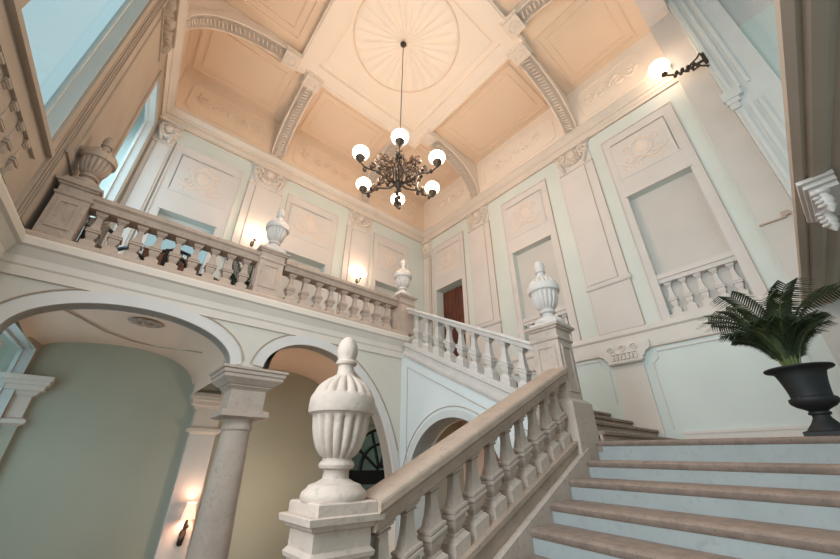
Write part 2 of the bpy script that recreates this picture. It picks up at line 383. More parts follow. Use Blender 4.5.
# lower pilaster with bracket capital
t = thing('pilaster', 'short lower pilaster with carved bracket capital under the dado, beside the landing', 'pilaster', TR(2.3, 0, 0.19))
m = MB(TR); m.box(2.05, 2.56, 0, 0.03, 0.2, 1.6); obj('shaft', m, PALE, t)
m = MB(TR)
prof = [(2.05, 1.56), (2.56, 1.56), (2.60, 1.6), (2.60, 1.64), (2.63, 1.66), (2.66, 1.72), (2.74, 1.76), (2.76, 1.84), (2.76, 1.9), (1.85, 1.9), (1.85, 1.84), (1.87, 1.76), (1.95, 1.72), (1.98, 1.66), (2.01, 1.64), (2.01, 1.6)]
m.prism(prof, 'y', 0, 0.10)
m2 = MB(TR)
for i in range(3): m2.spiral(2.1 + 0.2 * i, 1.83, 0.065, 1.5, 0, 1, 0.02, 0.105, 14)
for i in range(7): m2.box(2.08 + 0.065 * i, 2.12 + 0.065 * i, 0.10, 0.135, 1.63, 1.71)
for i in range(5): m2.ball((2.12 + 0.09 * i, 0.105, 1.74), 0.035, 0.03, 0.022)
m2.box(2.02, 2.59, 0.10, 0.125, 1.575, 1.615)
obj('bracket', m, PALE, t); obj('carving', m2, PALE, t, True)
# line panels below the dado
m = MB(TR); m.band([(1.92, 0.45), (1.92, 1.5), (1.82, 1.58), (1.8, 1.7), (0.1, 1.7), (0.1, 0.45)], 0.018, 0, 0.015); trim(m, ROSE)
m = MB(TR); m.band([(2.64, 0.9), (2.64, 1.5), (2.76, 1.62), (2.78, 1.72), (4.6, 1.72)], -0.018, 0, 0.015); trim(m, ROSE)
# wooden door at the head of the upper flight
d = thing('door_1', 'red brown wooden door in the right wall at the head of the stairs', 'door', TR(6.66, -0.2, 1.98)); d['kind'] = 'structure'
for a, b in ((6.13, 6.65), (6.67, 7.19)):
    m = MB(TR); m.box(a, b, -0.3, -0.25, 1.99, 4.8); lf = obj('leaf', m, WOOD, d)
    for z0, z1 in ((2.15, 2.75), (2.9, 3.9), (4.02, 4.65)):
        m = MB(TR); m.frame(a + 0.07, b - 0.07, z0, z1, 0.04, -0.25, -0.235); m.box(a + 0.14, b - 0.14, -0.25, -0.24, z0 + 0.07, z1 - 0.07); obj('raised_panel', m, WOOD, lf)
m = MB(TR); m.ball((6.62, -0.215, 3.05), 0.025, 0.03, 0.025); m.box(6.6, 6.64, -0.25, -0.235, 2.98, 3.14); obj('handle', m, BRONZE, d, label='brass coloured door handle')

# ------------------------------------------------------------------ back wall dressing (gallery level)
pilaster(TB, 1.03, 1.87, 'gallery pilaster with garland capital behind the middle gallery urn', 2.6, 6.27, 0.17, 1.98)
pilaster(TB, 3.83, 4.66, 'gallery pilaster with garland capital and lit bowl sconce, near the far corner', 2.6, 6.27, 0.17, 1.98)
pilaster(TB, -0.98, -0.62, 'slim shadowed pilaster in the back left corner of the gallery', 2.6, 6.27, 0.08, 1.98)
for (a, b, z1, w0, w1) in ((-0.39, 0.66, 4.66, -0.55, 0.84), (2.2, 3.33, 4.7, 2.04, 3.5), (4.94, 5.98, 4.78, 4.82, 6.12)):
    niche_frame(TB, a, b, 1.98, z1, w0, w1, 1.98, 6.42)
relief(TB, -0.40, 0.66, 5.22, 6.2, 'square plaster relief above the glazed gallery door on the left')
relief(TB, 2.14, 3.34, 5.25, 6.17, 'square plaster relief on gallery wall right of the middle gallery urn')
relief(TB, 4.96, 5.96, 5.25, 6.1, 'square plaster relief on back wall beside the far corner urn')
# gallery door with transom
d = thing('door_2', 'brown gallery door with pale glazed transom behind the balusters', 'door', TB(0.13, -0.1, 1.98)); d['kind'] = 'structure'
for a, b in ((-0.37, 0.12), (0.14, 0.64)):
    m = MB(TB); m.box(a, b, -0.2, -0.14, 1.99, 3.78); lf = obj('leaf', m, WOOD, d)
    m = MB(TB); m.frame(a + 0.06, b - 0.06, 2.9, 3.66, 0.04, -0.14, -0.125); obj('raised_panel', m, WOOD, lf)
m = MB(TB); m.box(-0.39, 0.66, -0.22, -0.12, 3.78, 3.83); m.box(0.12, 0.14, -0.2, -0.15, 3.83, 4.3); m.box(-0.39, 0.66, -0.24, -0.17, 4.3, 4.66); obj('transom_bar', m, WHITEP, d)
m = MB(TB); m.box(-0.38, 0.65, -0.19, -0.17, 3.83, 4.3); obj('transom_glass', m, GLASS, d)

# ------------------------------------------------------------------ left wall: windows, pilaster
def window(nm, T, h, label, bars=(1, 3)):
    w = thing(nm, label, 'window', T((h[0] + h[1]) / 2, -0.14, h[2])); w['kind'] = 'structure'
    m = MB(T); m.frame(h[0], h[1], h[2], h[3], 0.045, -0.165, -0.12)
    for i in range(1, bars[0] + 1):
        u = h[0] + (h[1] - h[0]) * i / (bars[0] + 1); m.box(u - 0.018, u + 0.018, -0.15, -0.13, h[2] + 0.06, h[3] - 0.06)
    for i in range(1, bars[1] + 1):
        z = h[2] + (h[3] - h[2]) * i / (bars[1] + 1); m.box(h[0] + 0.06, h[1] - 0.06, -0.15, -0.13, z - 0.018, z + 0.018)
    obj('window_frame', m, WHITEP, w)
    m = MB(T); m.box(h[0] + 0.05, h[1] - 0.05, -0.142, -0.138, h[2] + 0.05, h[3] - 0.05); obj('pane', m, GLASS, w)
    return w
window('window_1', TL, WA, 'tall left window', (0, 0))
window('window_2', TL, WBn, 'gallery end window', (0, 0))
window('window_3', TL, WLow, 'lower hall window', (0, 1))
def reveal(h):
    m = MB(TL); m.box(h[1] - 0.012, h[1], -0.12, 0.001, h[2], h[3]); m.box(h[0], h[0] + 0.012, -0.12, 0.001, h[2], h[3]); m.box(h[0], h[1], -0.12, 0.001, h[3] - 0.012, h[3]); trim(m, WHITEP)
reveal(WA); reveal(WBn); reveal(WLow)
m = MB(TL); m.box(WA[0] - 0.14, WA[0], 0, 0.03, 2.9, 7.0); m.box(WA[1], WA[1] + 0.12, 0, 0.03, 2.9, 7.0); m.box(WA[0] - 0.14, WA[1] + 0.12, 0, 0.05, 2.84, 2.9); trim(m, BROWNSHADE)
m = MB(TL); m.frame(WBn[0] - 0.1, WBn[1] + 0.1, 1.9, WBn[3] + 0.1, 0.1, 0, 0.03); trim(m, BROWNSHADE)
p = pilaster(TL, 4.75, 5.75, 'shade-darkened pilaster between the two tall windows of the left wall', 3.15, 6.3, 0.15)
for c in p.children: c.data.materials[0] = BROWNSHADE  # takes the same shade-darkened colour as the left wall
# parapet relief under the left window
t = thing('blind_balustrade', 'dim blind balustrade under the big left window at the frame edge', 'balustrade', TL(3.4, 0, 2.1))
m = MB(TL); m.box(2.6, 4.3, 0, 0.03, 2.1, 2.17); m.box(2.6, 4.3, 0, 0.03, 2.62, 2.7); obj('plinth', m, BROWNSHADE, t)
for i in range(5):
    m = MB(TL); m.sq(bal_prof(0.45, 0.9), (3.1 + 0.24 * i, -0.025, 2.17)); obj('baluster', m, BROWNSHADE, t)

# ------------------------------------------------------------------ ceiling
m = MB()
FX0, FX1, FY0, FY1 = 1.02, 4.86, 1.86, 5.92
def rframe(m, x0, x1, y0, y1, w, z0, z1):
    m.box(x0, x1, y0, y0 + w, z0, z1); m.box(x0, x1, y1 - w, y1, z0, z1); m.box(x0, x0 + w, y0 + w, y1 - w, z0, z1); m.box(x1 - w, x1, y0 + w, y1 - w, z0, z1)
rframe(m, FX0, FX1, FY0, FY1, 0.42, ZF - 0.14, ZF); rframe(m, FX0 + 0.04, FX1 - 0.04, FY0 + 0.04, FY1 - 0.04, 0.05, ZF - 0.17, ZF - 0.14)
trim(m, PEACH)
m = MB(); m.box(FX0 + 0.42, FX1 - 0.42, FY0 + 0.42, FY1 - 0.42, ZF - 0.03, ZF); rframe(m, FX0 + 0.55, FX1 - 0.55, FY0 + 0.55, FY1 - 0.55, 0.02, ZF - 0.045, ZF - 0.03); trim(m, PEACH)
# coffer mouldings around the centre
def coffer(x0, x1, y0, y1):
    m = MB()
    for k, (i, w, dz) in enumerate(((0.16, 0.05, 0.03), (0.34, 0.035, 0.02))):
        if x1 - x0 > 2 * i + 0.2 and y1 - y0 > 2 * i + 0.2: rframe(m, x0 + i, x1 - i, y0 + i, y1 - i, w, ZF - dz, ZF)
    trim(m, CORAL)
XL = -1.08
RYS = (2.1, 5.3); RXS = (1.5, 4.3)      # rib axes
for (x0, x1, y0, y1) in ((FX1, XR, 2.3, 5.1), (FX1, XR, 0.0, 1.9), (1.7, 4.1, FY1, YB), (XL, 1.3, FY1, YB), (XL, FX0, 2.3, 5.5), (4.6, XR, 5.6, YB), (1.7, 4.05, 0.0, FY0), (XL, FX0, 0, 1.9)):
    coffer(x0, x1, y0, y1)
def rib(T, u, reach, label):
    # quarter arch bracket, local (u,d,z): d = distance from wall
    t = thing('ceiling_rib', label, 'rib', T(u, 0, 7.36))
    n = 14; w = 0.17
    cur = [(0.10 + (reach - 0.1) * (1 - cos(PI / 2 * i / n)), 7.36 + (ZF - 0.2 - 7.36) * sin(PI / 2 * i / n)) for i in range(n + 1)]
    poly = [(0, 7.36)] + cur + [(reach, ZF - 0.02), (0, ZF - 0.02)]
    m = MB(T)
    # side faces as fans of quads against wall and ceiling
    for i in range(n):
        a, b = cur[i], cur[i + 1]
        m.loft([[(u - w, a[0], a[1]), (u + w, a[0], a[1]), (u + w, b[0], b[1]), (u - w, b[0], b[1])],
                [(u - w, max(0, a[0] - 0.1) if i < n // 2 else a[0], min(ZF - 0.01, a[1] + (0.02 if i < n // 2 else 0.25))), (u + w, max(0, a[0] - 0.1) if i < n // 2 else a[0], min(ZF - 0.01, a[1] + (0.02 if i < n // 2 else 0.25))),
                 (u + w, max(0, b[0] - 0.1) if i + 1 < n // 2 else b[0], min(ZF - 0.01, b[1] + (0.02 if i + 1 < n // 2 else 0.25))), (u - w, max(0, b[0] - 0.1) if i + 1 < n // 2 else b[0], min(ZF - 0.01, b[1] + (0.02 if i + 1 < n // 2 else 0.25)))]])
    m.prism([(p, q) for p, q in poly], 'x', u - w + 0.03, u + w - 0.03)
    obj('arch', m, RIBC, t)
    m = MB(T)
    for k in range(26):
        i = (k + 1.5) / 28 * PI / 2
        dd = 0.10 + (reach - 0.1) * (1 - cos(i)); zz = 7.36 + (ZF - 0.2 - 7.36) * sin(i)
        m.tube([(u - 0.075, dd - 0.01, zz - 0.02), (u, dd + 0.012, zz - 0.012), (u + 0.075, dd + 0.03, zz + 0.015)], [0.012, 0.02, 0.012], 6)
    obj('rope_moulding', m, RIBC, t, True)
    m = MB(T); m.box(u - 0.2, u + 0.2, reach - 0.05, reach + 0.3, ZF - 0.27, ZF - 0.13); m.box(u - 0.23, u + 0.23, reach - 0.08, reach + 0.33, ZF - 0.185, ZF - 0.12)
    q = []
    obj('end_block', m, RIBC, t)
    m = MB(T); m.tube([(u + 0.12 * cos(a), reach + 0.12 + 0.12 * sin(a), ZF - 0.272) for a in [2 * PI * i / 18 for i in range(19)]], 0.018, 6); m.ball((u, reach + 0.12, ZF - 0.272), 0.05, 0.05, 0.02); obj('rosette', m, RIBC, t, True)
    return t
rib(TR, 2.1, 1.85, 'curved ceiling rib with rope moulding over the large right wall niche')
rib(TR, 5.3, 1.85, 'curved ceiling rib on right wall beyond the chandelier, above the door side pilaster')
rib(TB, 1.5, 1.75, 'curved ceiling rib rising from back wall above the middle gallery urn')
rib(TB, 4.3, 1.75, 'curved ceiling rib rising from back wall hidden partly by the chandelier')
def TLs(u, d, z): return (-1.16 + d, u, z)
rib(TLs, 5.72, 1.9, 'curved ceiling rib with bold rope moulding springing from left wall')
def TSo(u, d, z): return (u, -0.05 + d, z)
rib(TSo, 4.3, 1.75, 'ceiling rib cut by the top of the frame, beside the orange coffer')
# frieze scroll panels
def frieze(T, u0, u1, label, m_):
    t = thing('frieze_panel', label, 'relief', T((u0 + u1) / 2, 0, 7.5))
    m = MB(T); c = 0.12
    m.band([(u0 + c, 7.55), (u1 - c, 7.55), (u1, 7.55 + c), (u1, 8.5 - c), (u1 - c, 8.5), (u0 + c, 8.5), (u0, 8.5 - c), (u0, 7.55 + c), (u0 + c, 7.55)], 0.03, 0, 0.02); obj('frame', m, m_, t)
    m = MB(T); scrollwork(m, (u0 + u1) / 2, 8.05, min(1.9, u1 - u0), 0.7); obj('scrollwork', m, m_, t, True)
frieze(TR, 0.25, 1.75, 'scrollwork frieze panel above the palm side niche relief', PEACH)
frieze(TR, 2.5, 4.9, 'long scrollwork frieze panel on right wall between two ribs', PEACH)
frieze(TR, 5.6, 7.5, 'scrollwork frieze panel on right wall next to far corner', PEACH)
frieze(TB, -0.75, 1.1, 'orange scrollwork frieze panel in the back left corner', CORAL)
frieze(TB, 1.9, 3.9, 'orange scrollwork frieze panel on back wall behind the chandelier left globes', CORAL)
frieze(TB, 4.7, 6.5, 'orange scrollwork frieze panel on back wall under the chandelier', CORAL)
# rosette
RC = (2.79, 3.72)
t = thing('ceiling_rosette', 'large round scallop shell rosette in the centre of the ceiling', 'rosette', (RC[0], RC[1], ZF - 0.03))
m = MB(); NF = 28
def rz(i, j):
    r = 0.06 + 1.14 * i; a = 2 * PI * j
    k = abs(sin(NF / 2 * a))
    rr = r * (1 if i < 0.99 else 0.975 + 0.025 * k)
    return (RC[0] + rr * cos(a), RC[1] + rr * sin(a), ZF - 0.034 - (0.010 + 0.030 * min(1, i * 2)) * k * (1 if i < 0.98 else 0.2))
m.grid(10, NF * 8, rz); obj('shell', m, PEACH, t, True)
m = MB(); m.tube([(RC[0] + 1.22 * cos(2 * PI * i / 64), RC[1] + 1.22 * sin(2 * PI * i / 64), ZF - 0.035) for i in range(65)], 0.02, 6); obj('rim', m, CORAL, t, True)

# ------------------------------------------------------------------ gallery floor, arcade, vaults
m = MB(); m.box(-1.3, 3.95, YG + 0.02, YB, 1.86, ZG); m.box(3.95, XR, 5.35, YB, 1.86, ZG); struct('floor_gallery', m, CARPET)
def el(x, xc, a, zs, b):
    t = (x - xc) / a
    return zs + b * math.sqrt(max(0, 1 - t * t))
us, lo = [], []
def arc_l(x): return el(x, 0.02, 1.0, 1.1, 0.47)
def arc_r(x): return el(x, 2.05, 0.63, 1.1, 0.44) if x < 2.05 else el(x, 2.05, 1.63, -0.75, 2.29)
N1 = 36
for i in range(N1 + 1): us.append(-0.98 + 2.0 * (0.5 - 0.5 * cos(PI * i / N1)))
lo = [arc_l(u) for u in us]
us += [1.021, 1.42]; lo += [1.1, 1.1]
r_us = [2.05 - 0.629 * cos(PI / 2 * i / 16) for i in range(17)] + [2.05 + 1.629 * sin(PI / 2 * i / 24) for i in range(1, 25)]
us += r_us; lo += [arc_r(u) for u in r_us]
us += [3.6795]; lo += [ZL]; us += [3.95]; lo += [ZL]
usL = [-1.3, -0.981]; 
m = MB(TG); m.strip(usL, [ZL, ZL], [2.05, 2.05], -0.2, 0); m.strip(us, lo, [2.05] * len(us), -0.2, 0)
struct('wall_arcade', m, ARC)
m = MB(TG)
pl = [(u, arc_l(u)) for u in us[:N1 + 1]]
pr = [(u, arc_r(u)) for u in r_us] + [(3.68, -0.95), (3.68, -2.0), (3.68, ZL)]
m.band(pl, 0.13, -0.205, 0.03); m.band(pr, 0.13, -0.205, 0.03); trim(m, ROSE)
m = MB(TG)
ol = [(u + 0.0, z) for u, z in pl]
def offs(p, w):
    out = []
    for i in range(len(p)):
        a = Vector(p[max(0, i - 1)]); b = Vector(p[min(len(p) - 1, i + 1)]); t = (b - a).normalized(); out.append((p[i][0] - t.y * w, p[i][1] + t.x * w))
    return out
m.tube([(u, 0.012, z) for u, z in offs(pl, 0.16) if z > 1.16], 0.008, 6)
m.tube([(u, 0.012, z) for u, z in offs(pr[:-2], 0.16) if u < 3.72], 0.008, 6)
trim(m, LINE, True)
# entablature under the gallery balustrade
m = MB(TG); m.prism([(0, 1.64), (0.025, 1.64), (0.025, 1.74), (0.04, 1.76), (0.04, 1.84), (0.09, 1.93), (0.12, 1.95), (0.12, 2.02), (0.10, 2.05), (0, 2.06)], 'x', -1.22, 3.83); trim(m, CREAM)
m = MB(TG); m.prism([(-0.34, 2.05), (0.08, 2.05), (0.08, 2.10), (0.05, 2.13), (-0.34, 2.13)], 'x', -1.22, 3.84); trim(m, STONEP)
# vaults below the gallery
def vault(x0, x1, y0, y1):
    m = MB(); xc = (x0 + x1) / 2; a = (x1 - x0) / 2
    def fn(i, j):
        x = x0 + (x1 - x0) * (0.5 - 0.5 * cos(PI * i)); t = min(1, abs(x - xc) / a)
        return (x, y0 + (y1 - y0) * j, (1.5 + 0.3 * max(0, 1 - t * t) ** 0.38) if (x < xc and x0 < 0) else (1.1 + 0.7 * max(0, 1 - t * t) ** 0.38))
    m.grid(32, 6, fn); return struct('ceiling_vault', m, PINKV, None, True)
vault(-1.1, 1.12, YG + 0.18, YB); vault(1.56, 3.9, YG + 0.18, YB)
m = MB(); m.box(3.9, XR, 5.3, YB, 1.78, 1.86); struct('ceiling_passage', m, PINKV)
# transverse arch between column and back wall
m = MB(); ys = [5.62 + (7.6 - 5.62) * (0.5 - 0.5 * cos(PI * i / 20)) for i in range(21)]
zl = [1.12 + 0.55 * math.sqrt(max(0, 1 - ((y - 6.61) / 0.99) ** 2)) for y in ys]
def TT(u, d, z): return (1.33 + d, u, z)
m = MB(TT); m.strip(ys, zl, [1.84] * 21, -0.23, 0.23); m.strip([5.2, 5.62], [1.12, 1.12], [1.84, 1.84], -0.23, 0.23); m.strip([7.6, YB], [1.12, 1.12], [1.84, 1.84], -0.23, 0.23)
trim(m, SAGE)
# vault rib lines and lower rosette
m = MB(); m.tube([(-0.98, 5.3, 1.6), (-0.86, 5.75, 1.69), (-0.62, 6.35, 1.745), (-0.35, 6.9, 1.765), (0.0, 7.3, 1.785), (0.35, 7.36, 1.775), (0.68, 7.0, 1.7), (0.9, 6.4, 1.56)], 0.012, 6); trim(m, LINE, True)
t = thing('ceiling_rosette', 'small carved leaf rosette on the pink vault of the left arch', 'rosette', (0.08, 6.1, 1.78))
m = MB()
for k in range(10):
    a = 2 * PI * k / 10; m.ball((0.08 + 0.15 * cos(a), 6.1 + 0.12 * sin(a), 1.775), 0.07, 0.06, 0.025)
m.ball((0.08, 6.1, 1.765), 0.06, 0.06, 0.035)
obj('leaves', m, STONEB, t, True)

# column
t = thing('column', 'pale stone column with square block capital carrying the gallery arches', 'column', (1.365, 5.22, ZL))
cx, cy = 1.365, 5.22
m = MB(); m.lathe([(0.30, 0.3), (0.31, 0.36), (0.28, 0.42), (0.245, 0.46), (0.235, 0.5), (0.228, 1.2), (0.205, 2.4), (0.166, 3.5), (0.164, 3.56), (0.182, 3.58), (0.182, 3.61), (0.168, 3.63), (0.17, 3.67), (0.195, 3.7), (0.205, 3.72)], (cx, cy, ZL), 40); obj('shaft', m, STONE, t, True)
m = MB(); m.rect([(0.0, 0.50), (0.05, 0.52), (0.05, 0.58), (0.02, 0.60), (-0.02, 0.61), (-0.02, 0.84), (0.0, 0.86), (0.03, 0.88), (0.03, 0.9), (0.05, 0.9), (0.13, 0.97), (0.13, 1.01), (0.15, 1.02), (0.15, 1.06), (0.175, 1.07), (0.175, 1.1)], cx - 0.235, cx + 0.235, cy - 0.21, cy + 0.21)
obj('capital', m, STONE, t)
m = MB(); m.rect([(0, ZL), (0, ZL + 0.22), (-0.04, ZL + 0.3)], cx - 0.35, cx + 0.35, cy - 0.35, cy + 0.35); obj('base', m, STONE, t)
m = MB(); m.rect([(0, 0.70), (0.03, 0.74), (0.03, 0.8), (0, 0.82), (0, 0.92), (0.05, 0.95), (0.1, 1.0), (0.1, 1.08), (0, 1.1)], -1.3, -1.08, YG - 0.02, YG + 0.34); trim(m, ROSE)
# lower back pilasters
def lowpil(x0, x1, label):
    t = thing('pilaster', label, 'pilaster', TB((x0 + x1) / 2, 0, ZL))
    m = MB(TB); m.box(x0, x1, 0, 0.12, ZL, 0.5); obj('shaft', m, ROSE if x0 > 0 else SAGE, t)
    m = MB(); m.rect([(0.0, 0.46), (0.06, 0.5), (0.06, 0.55), (0.02, 0.57), (0.0, 0.58), (0.0, 0.86), (0.03, 0.88), (0.06, 0.92), (0.10, 0.94), (0.10, 1.0), (0.13, 1.02), (0.13, 1.06), (0.15, 1.07), (0.15, 1.14)], x0, x1, YB - 0.12, YB + 0.1); obj('capital', m, CREAM, t)
lowpil(1.26, 1.68, 'lower hall pilaster with moulded capital carrying the shaded wall lamp')
lowpil(-1.2, -0.86, 'shadowed lower hall pilaster capital near the left window')

# fanlight door in the lower hall
d = thing('door_3', 'black glazed door with arched fanlight in the lower hall', 'door', TB(5.54, -0.1, ZL)); d['kind'] = 'structure'
m = MB(TB); q = 24; c0 = (5.54, -0.15)
for r in (0.93, 0.6):
    m.band([(c0[0] - r * cos(PI * i / q), c0[1] + r * sin(PI * i / q)) for i in range(q + 1)], -0.06, -0.2, -0.12)
for k in range(1, 5):
    a = PI * k / 5; m.band([(c0[0] - 0.05 * cos(a), c0[1] + 0.05 * sin(a)), (c0[0] - 0.93 * cos(a), c0[1] + 0.93 * sin(a))], 0.045, -0.19, -0.13)
obj('fanlight_frame', m, IRON, d)
m = MB(TB); m.box(4.6, 6.48, -0.22, -0.1, -0.44, -0.15); m.box(4.6, 4.72, -0.2, -0.12, ZL, -0.44); m.box(6.36, 6.48, -0.2, -0.12, ZL, -0.44); m.box(5.48, 5.6, -0.2, -0.12, ZL, -0.44); m.box(4.6, 6.48, -0.2, -0.12, ZL, ZL + 0.9); obj('door_frame', m, IRON, d)
m = MB(TB); m.box(4.6, 6.48, -0.17, -0.16, ZL + 0.9, 0.8); obj('pane', m, GLASSD, d)
m = MB(TB)
N2 = 24
uu = [4.585 + 1.91 * (0.5 - 0.5 * cos(PI * i / N2)) for i in range(N2 + 1)]
m.strip(uu, [-0.15 + 0.955 * math.sqrt(max(0, 1 - ((u - 5.54) / 0.955) ** 2)) for u in uu], [0.82] * (N2 + 1), -0.3, 0.0); struct('wall_fanlight_surround', m, SAGE)
m = MB(TB); m.box(4.4, 6.7, -1.6, -1.5, ZL, 1.0); struct('wall_lobby', m, SAGE)

# ------------------------------------------------------------------ upper flight wall (west face) with arch
SL2 = 0.513
def base2(y): return 0.885 + SL2 * (y - 2.8)          # top of string under the balusters
m = MB(TS); ua = [1.9, 2.0]; 
ys = [2.84 + 1.82 * (0.5 - 0.5 * cos(PI * i / 30)) for i in range(31)]
arc2 = [-0.34 + 0.91 * math.sqrt(max(0, 1 - ((y - 3.75) / 0.91) ** 2)) for y in ys]
m.strip([1.9, 2.84], [ZL, ZL], [base2(1.9) - 0.2, base2(2.84) - 0.2], -0.35, 0)
m.strip(ys, arc2, [base2(y) - 0.2 for y in ys], -0.35, 0)
m.strip([4.66, 4.9], [ZL, ZL], [base2(4.66) - 0.2, base2(4.9) - 0.2], -0.35, 0)
m.strip([2.84, 2.85], [ZL, ZL], [-0.34, -0.3], -0.35, 0)
struct('wall_stair', m, BLUEW)
m = MB(TS); pa = list(zip(ys, arc2)); m.band(list(reversed(pa)), -0.10, -0.3, 0.012); trim(m, WHITEP)
m = MB(TS); m.tube([(u, 0.01, z) for u, z in offs(pa, 0.15) if z > -0.3], 0.006, 6); m.tube([(4.7, 0.008, -1.0), (4.7, 0.008, base2(4.7) - 0.4), (2.4, 0.008, base2(2.4) - 0.4)], 0.006, 6); trim(m, STONEP, True)
def shear2(u, d, z): return (3.75 - d, u, z + base2(u))
m = MB(shear2); m.prism([(-0.3, -0.24), (0.02, -0.24), (0.035, -0.2), (0.035, -0.17), (0.0, -0.15), (0.0, -0.06), (0.03, -0.05), (0.03, 0.0), (-0.3, 0.0)], 'x', 2.26, 4.8); trim(m, MARBLE)
# passage beneath the upper flight
m = MB(); m.box(4.1, XR, 2.5, 2.62, ZL, 0.6); m.box(4.1, XR, 4.88, 5.0, ZL, 1.2); struct('wall_passage', m, SAGE)
def TP(u, d, z): return (5.2 + d, u, z)
ysb = [2.95 + 1.6 * (0.5 - 0.5 * cos(PI * i / 24)) for i in range(25)]
m = MB(TP); m.strip(ysb, [-0.5 + 0.8 * math.sqrt(max(0, 1 - ((y - 3.75) / 0.8) ** 2)) for y in ysb], [0.75] * 25, 0, 0.3); m.strip([2.6, 2.95], [ZL, ZL], [0.75, 0.75], 0, 0.3); m.strip([4.55, 4.9], [ZL, ZL], [0.75, 0.75], 0, 0.3); trim(m, PINKV)

# ------------------------------------------------------------------ staircases
LFT = [(3.99, 0.20), (3.70, 0.025), (3.30, -0.125), (2.95, -0.28), (2.64, -0.42)]
RGT = [(4.08, 0.170), (3.58, -0.012), (3.17, -0.160), (2.80, -0.330), (2.50, -0.48)]
for k in range(7):
    LFT.append((LFT[-1][0] - 0.34, LFT[-1][1] - 0.158)); RGT.append((RGT[-1][0] - 0.34, RGT[-1][1] - 0.165))
YL_, YR_ = 1.862, 0.12
t = thing('staircase', 'broad lower flight of brown stone treads with pale blue risers', 'stairs', (2.5, 0, -0.5))
def line(k, dx=0.0, dz=0.0):
    l, r = LFT[k], RGT[k]
    return [(l[0] + dx, YL_, l[1] + dz), (l[0] * 0.45 + r[0] * 0.55 + dx + 0.0, YL_ * 0.45 + YR_ * 0.55, l[1] * 0.45 + r[1] * 0.55 + dz), (r[0] + dx, YR_, r[1] + dz), (r[0] + dx, -1.6, r[1] + dz)]
def slab(m, A, B, th):
    n = len(A)
    a0 = [(x + 0.02, y, z) for x, y, z in A]; a1 = [(x + 0.004, y, z - 0.008) for x, y, z in A]; a3 = [(x - 0.004, y, z - th * 0.7) for x, y, z in A]
    a2 = [(x + 0.012, y, z - th) for x, y, z in A]; b2 = [(x, y, z - th) for x, y, z in B]
    am = [(x - 0.008, y, z - th * 0.35) for x, y, z in A]
    rings = [[a0[i], a1[i], am[i], a3[i], a2[i], b2[i], B[i]] for i in range(n)]
    m.loft(rings)
for k in range(len(LFT)):
    m = MB()
    if k == 0:
        B = [(4.45, YL_, 0.195), (4.45, 0.88, 0.185), (4.45, 0.12, 0.172), (4.45, -1.6, 0.172)]
    else:
        B = [(x + 0.06, y, LFT[k][1] if i == 0 else z) for i, (x, y, z) in enumerate(line(k - 1))]
        zz = line(k); B = [(B[i][0], B[i][1], zz[i][2]) for i in range(4)]
    slab(m, line(k), B, 0.05 if k == 0 else 0.06); obj('tread', m, TREAD, t, True)
    if k < len(LFT) - 1:
        m = MB(); A = line(k, 0.016, -0.05); Z = line(k + 1)
        m.loft([[A[i], (A[i][0] + 0.03, A[i][1], A[i][2]), (A[i][0] + 0.03, A[i][1], Z[i][2]), (A[i][0], A[i][1], Z[i][2])] for i in range(4)])
        obj('riser', m, RISER, t)
m = MB(); m.box(4.44, XR, -1.6, 1.95, 0.10, 0.17); m.box(4.0, XR, 1.8, 2.3, 0.10, 0.17); struct('floor_landing', m, TREAD)
m = MB(); m.prism([(0.3, ZL), (4.3, ZL), (4.3, -0.12), (4.12, -0.15), (0.3, -2.2)], 'y', -1.6, 1.75); struct('wall_under_stair', m, SAGE)
# upper flight
t2 = thing('staircase', 'narrow upper flight of brown steps climbing beside the right wall', 'stairs', (5.4, 3.5, 0.2))
for k in range(12):
    y = 1.78 + 0.343 * k; z = 0.305 + 0.158 * k
    if z > 1.99: break
    m = MB(); m.bev(4.1, XR, y, y + 0.38, z - 0.045, z, 0.008); obj('tread', m, TREAD, t2)
    m = MB(); m.box(4.1, XR, y + 0.03, y + 0.06, z - 0.16, z - 0.04); obj('riser', m, STONEB, t2)

# ------------------------------------------------------------------ balustrades
def balusters(par, pts, h, m_, shear=None, k=1.0):
    # pts: list of (x,y,z of foot); one shared mesh
    mb = MB(shear); mb.sq(bal_prof(h, k)); me = mb.mesh('baluster', m_)
    for p in pts:
        o = bpy.data.objects.new('baluster', me); COL.objects.link(o); o.parent = par
        o.location = Vector(p) - par.location
SL1 = 0.465
def b1(x): return -0.305 + SL1 * (x - 2.4)
SB1 = 0.425
def bb(x): return -0.515 + SB1 * (x - 2.0)
def sh1(x, y, z): return (x, y, z + b1(x))
t = thing('balustrade', 'brown stone stair balustrade of the lower flight, nearest the camera', 'balustrade', (1.3, 1.99, b1(1.3)))
yc = 1.99
def rail_prof(w, h):
    r = [(0.66, 0), (0.7, 0.03), (0.78, 0.3), (0.80, 0.34), (0.80, 0.46), (0.96, 0.6), (1.0, 0.62), (1.0, 0.84), (0.97, 0.93), (0.9, 1.0)]
    return [(w * a, h * b) for a, b in r] + [(-w * a, h * b) for a, b in reversed(r)]
m = MB(sh1); m.prism([(yc + a, 0.475 + b) for a, b in rail_prof(0.13, 0.16)], 'x', 1.312, 3.74); obj('handrail', m, STONEB, t)
shb = lambda x, y, z: (x, y, z + bb(x))
m = MB(shb); m.box(1.26, 3.80, yc - 0.09, yc + 0.09, -0.15, -0.035); m.box(1.26, 3.80, yc - 0.115, yc + 0.115, -0.035, 0.0); obj('base_rail', m, STONEB, t)
m = MB(shb); m.box(0.6, 3.80, yc - 0.088, yc + 0.088, -1.1, -0.15); obj('string', m, STONEB, t)
def nl(x): return -0.14 + 0.45 * (x - 3.3)
m = MB(lambda x, y, z: (x, y, z + nl(x))); m.box(0.6, 3.80, yc - 0.15, yc - 0.088, -0.6, 0.045); obj('skirting', m, STONE, t)
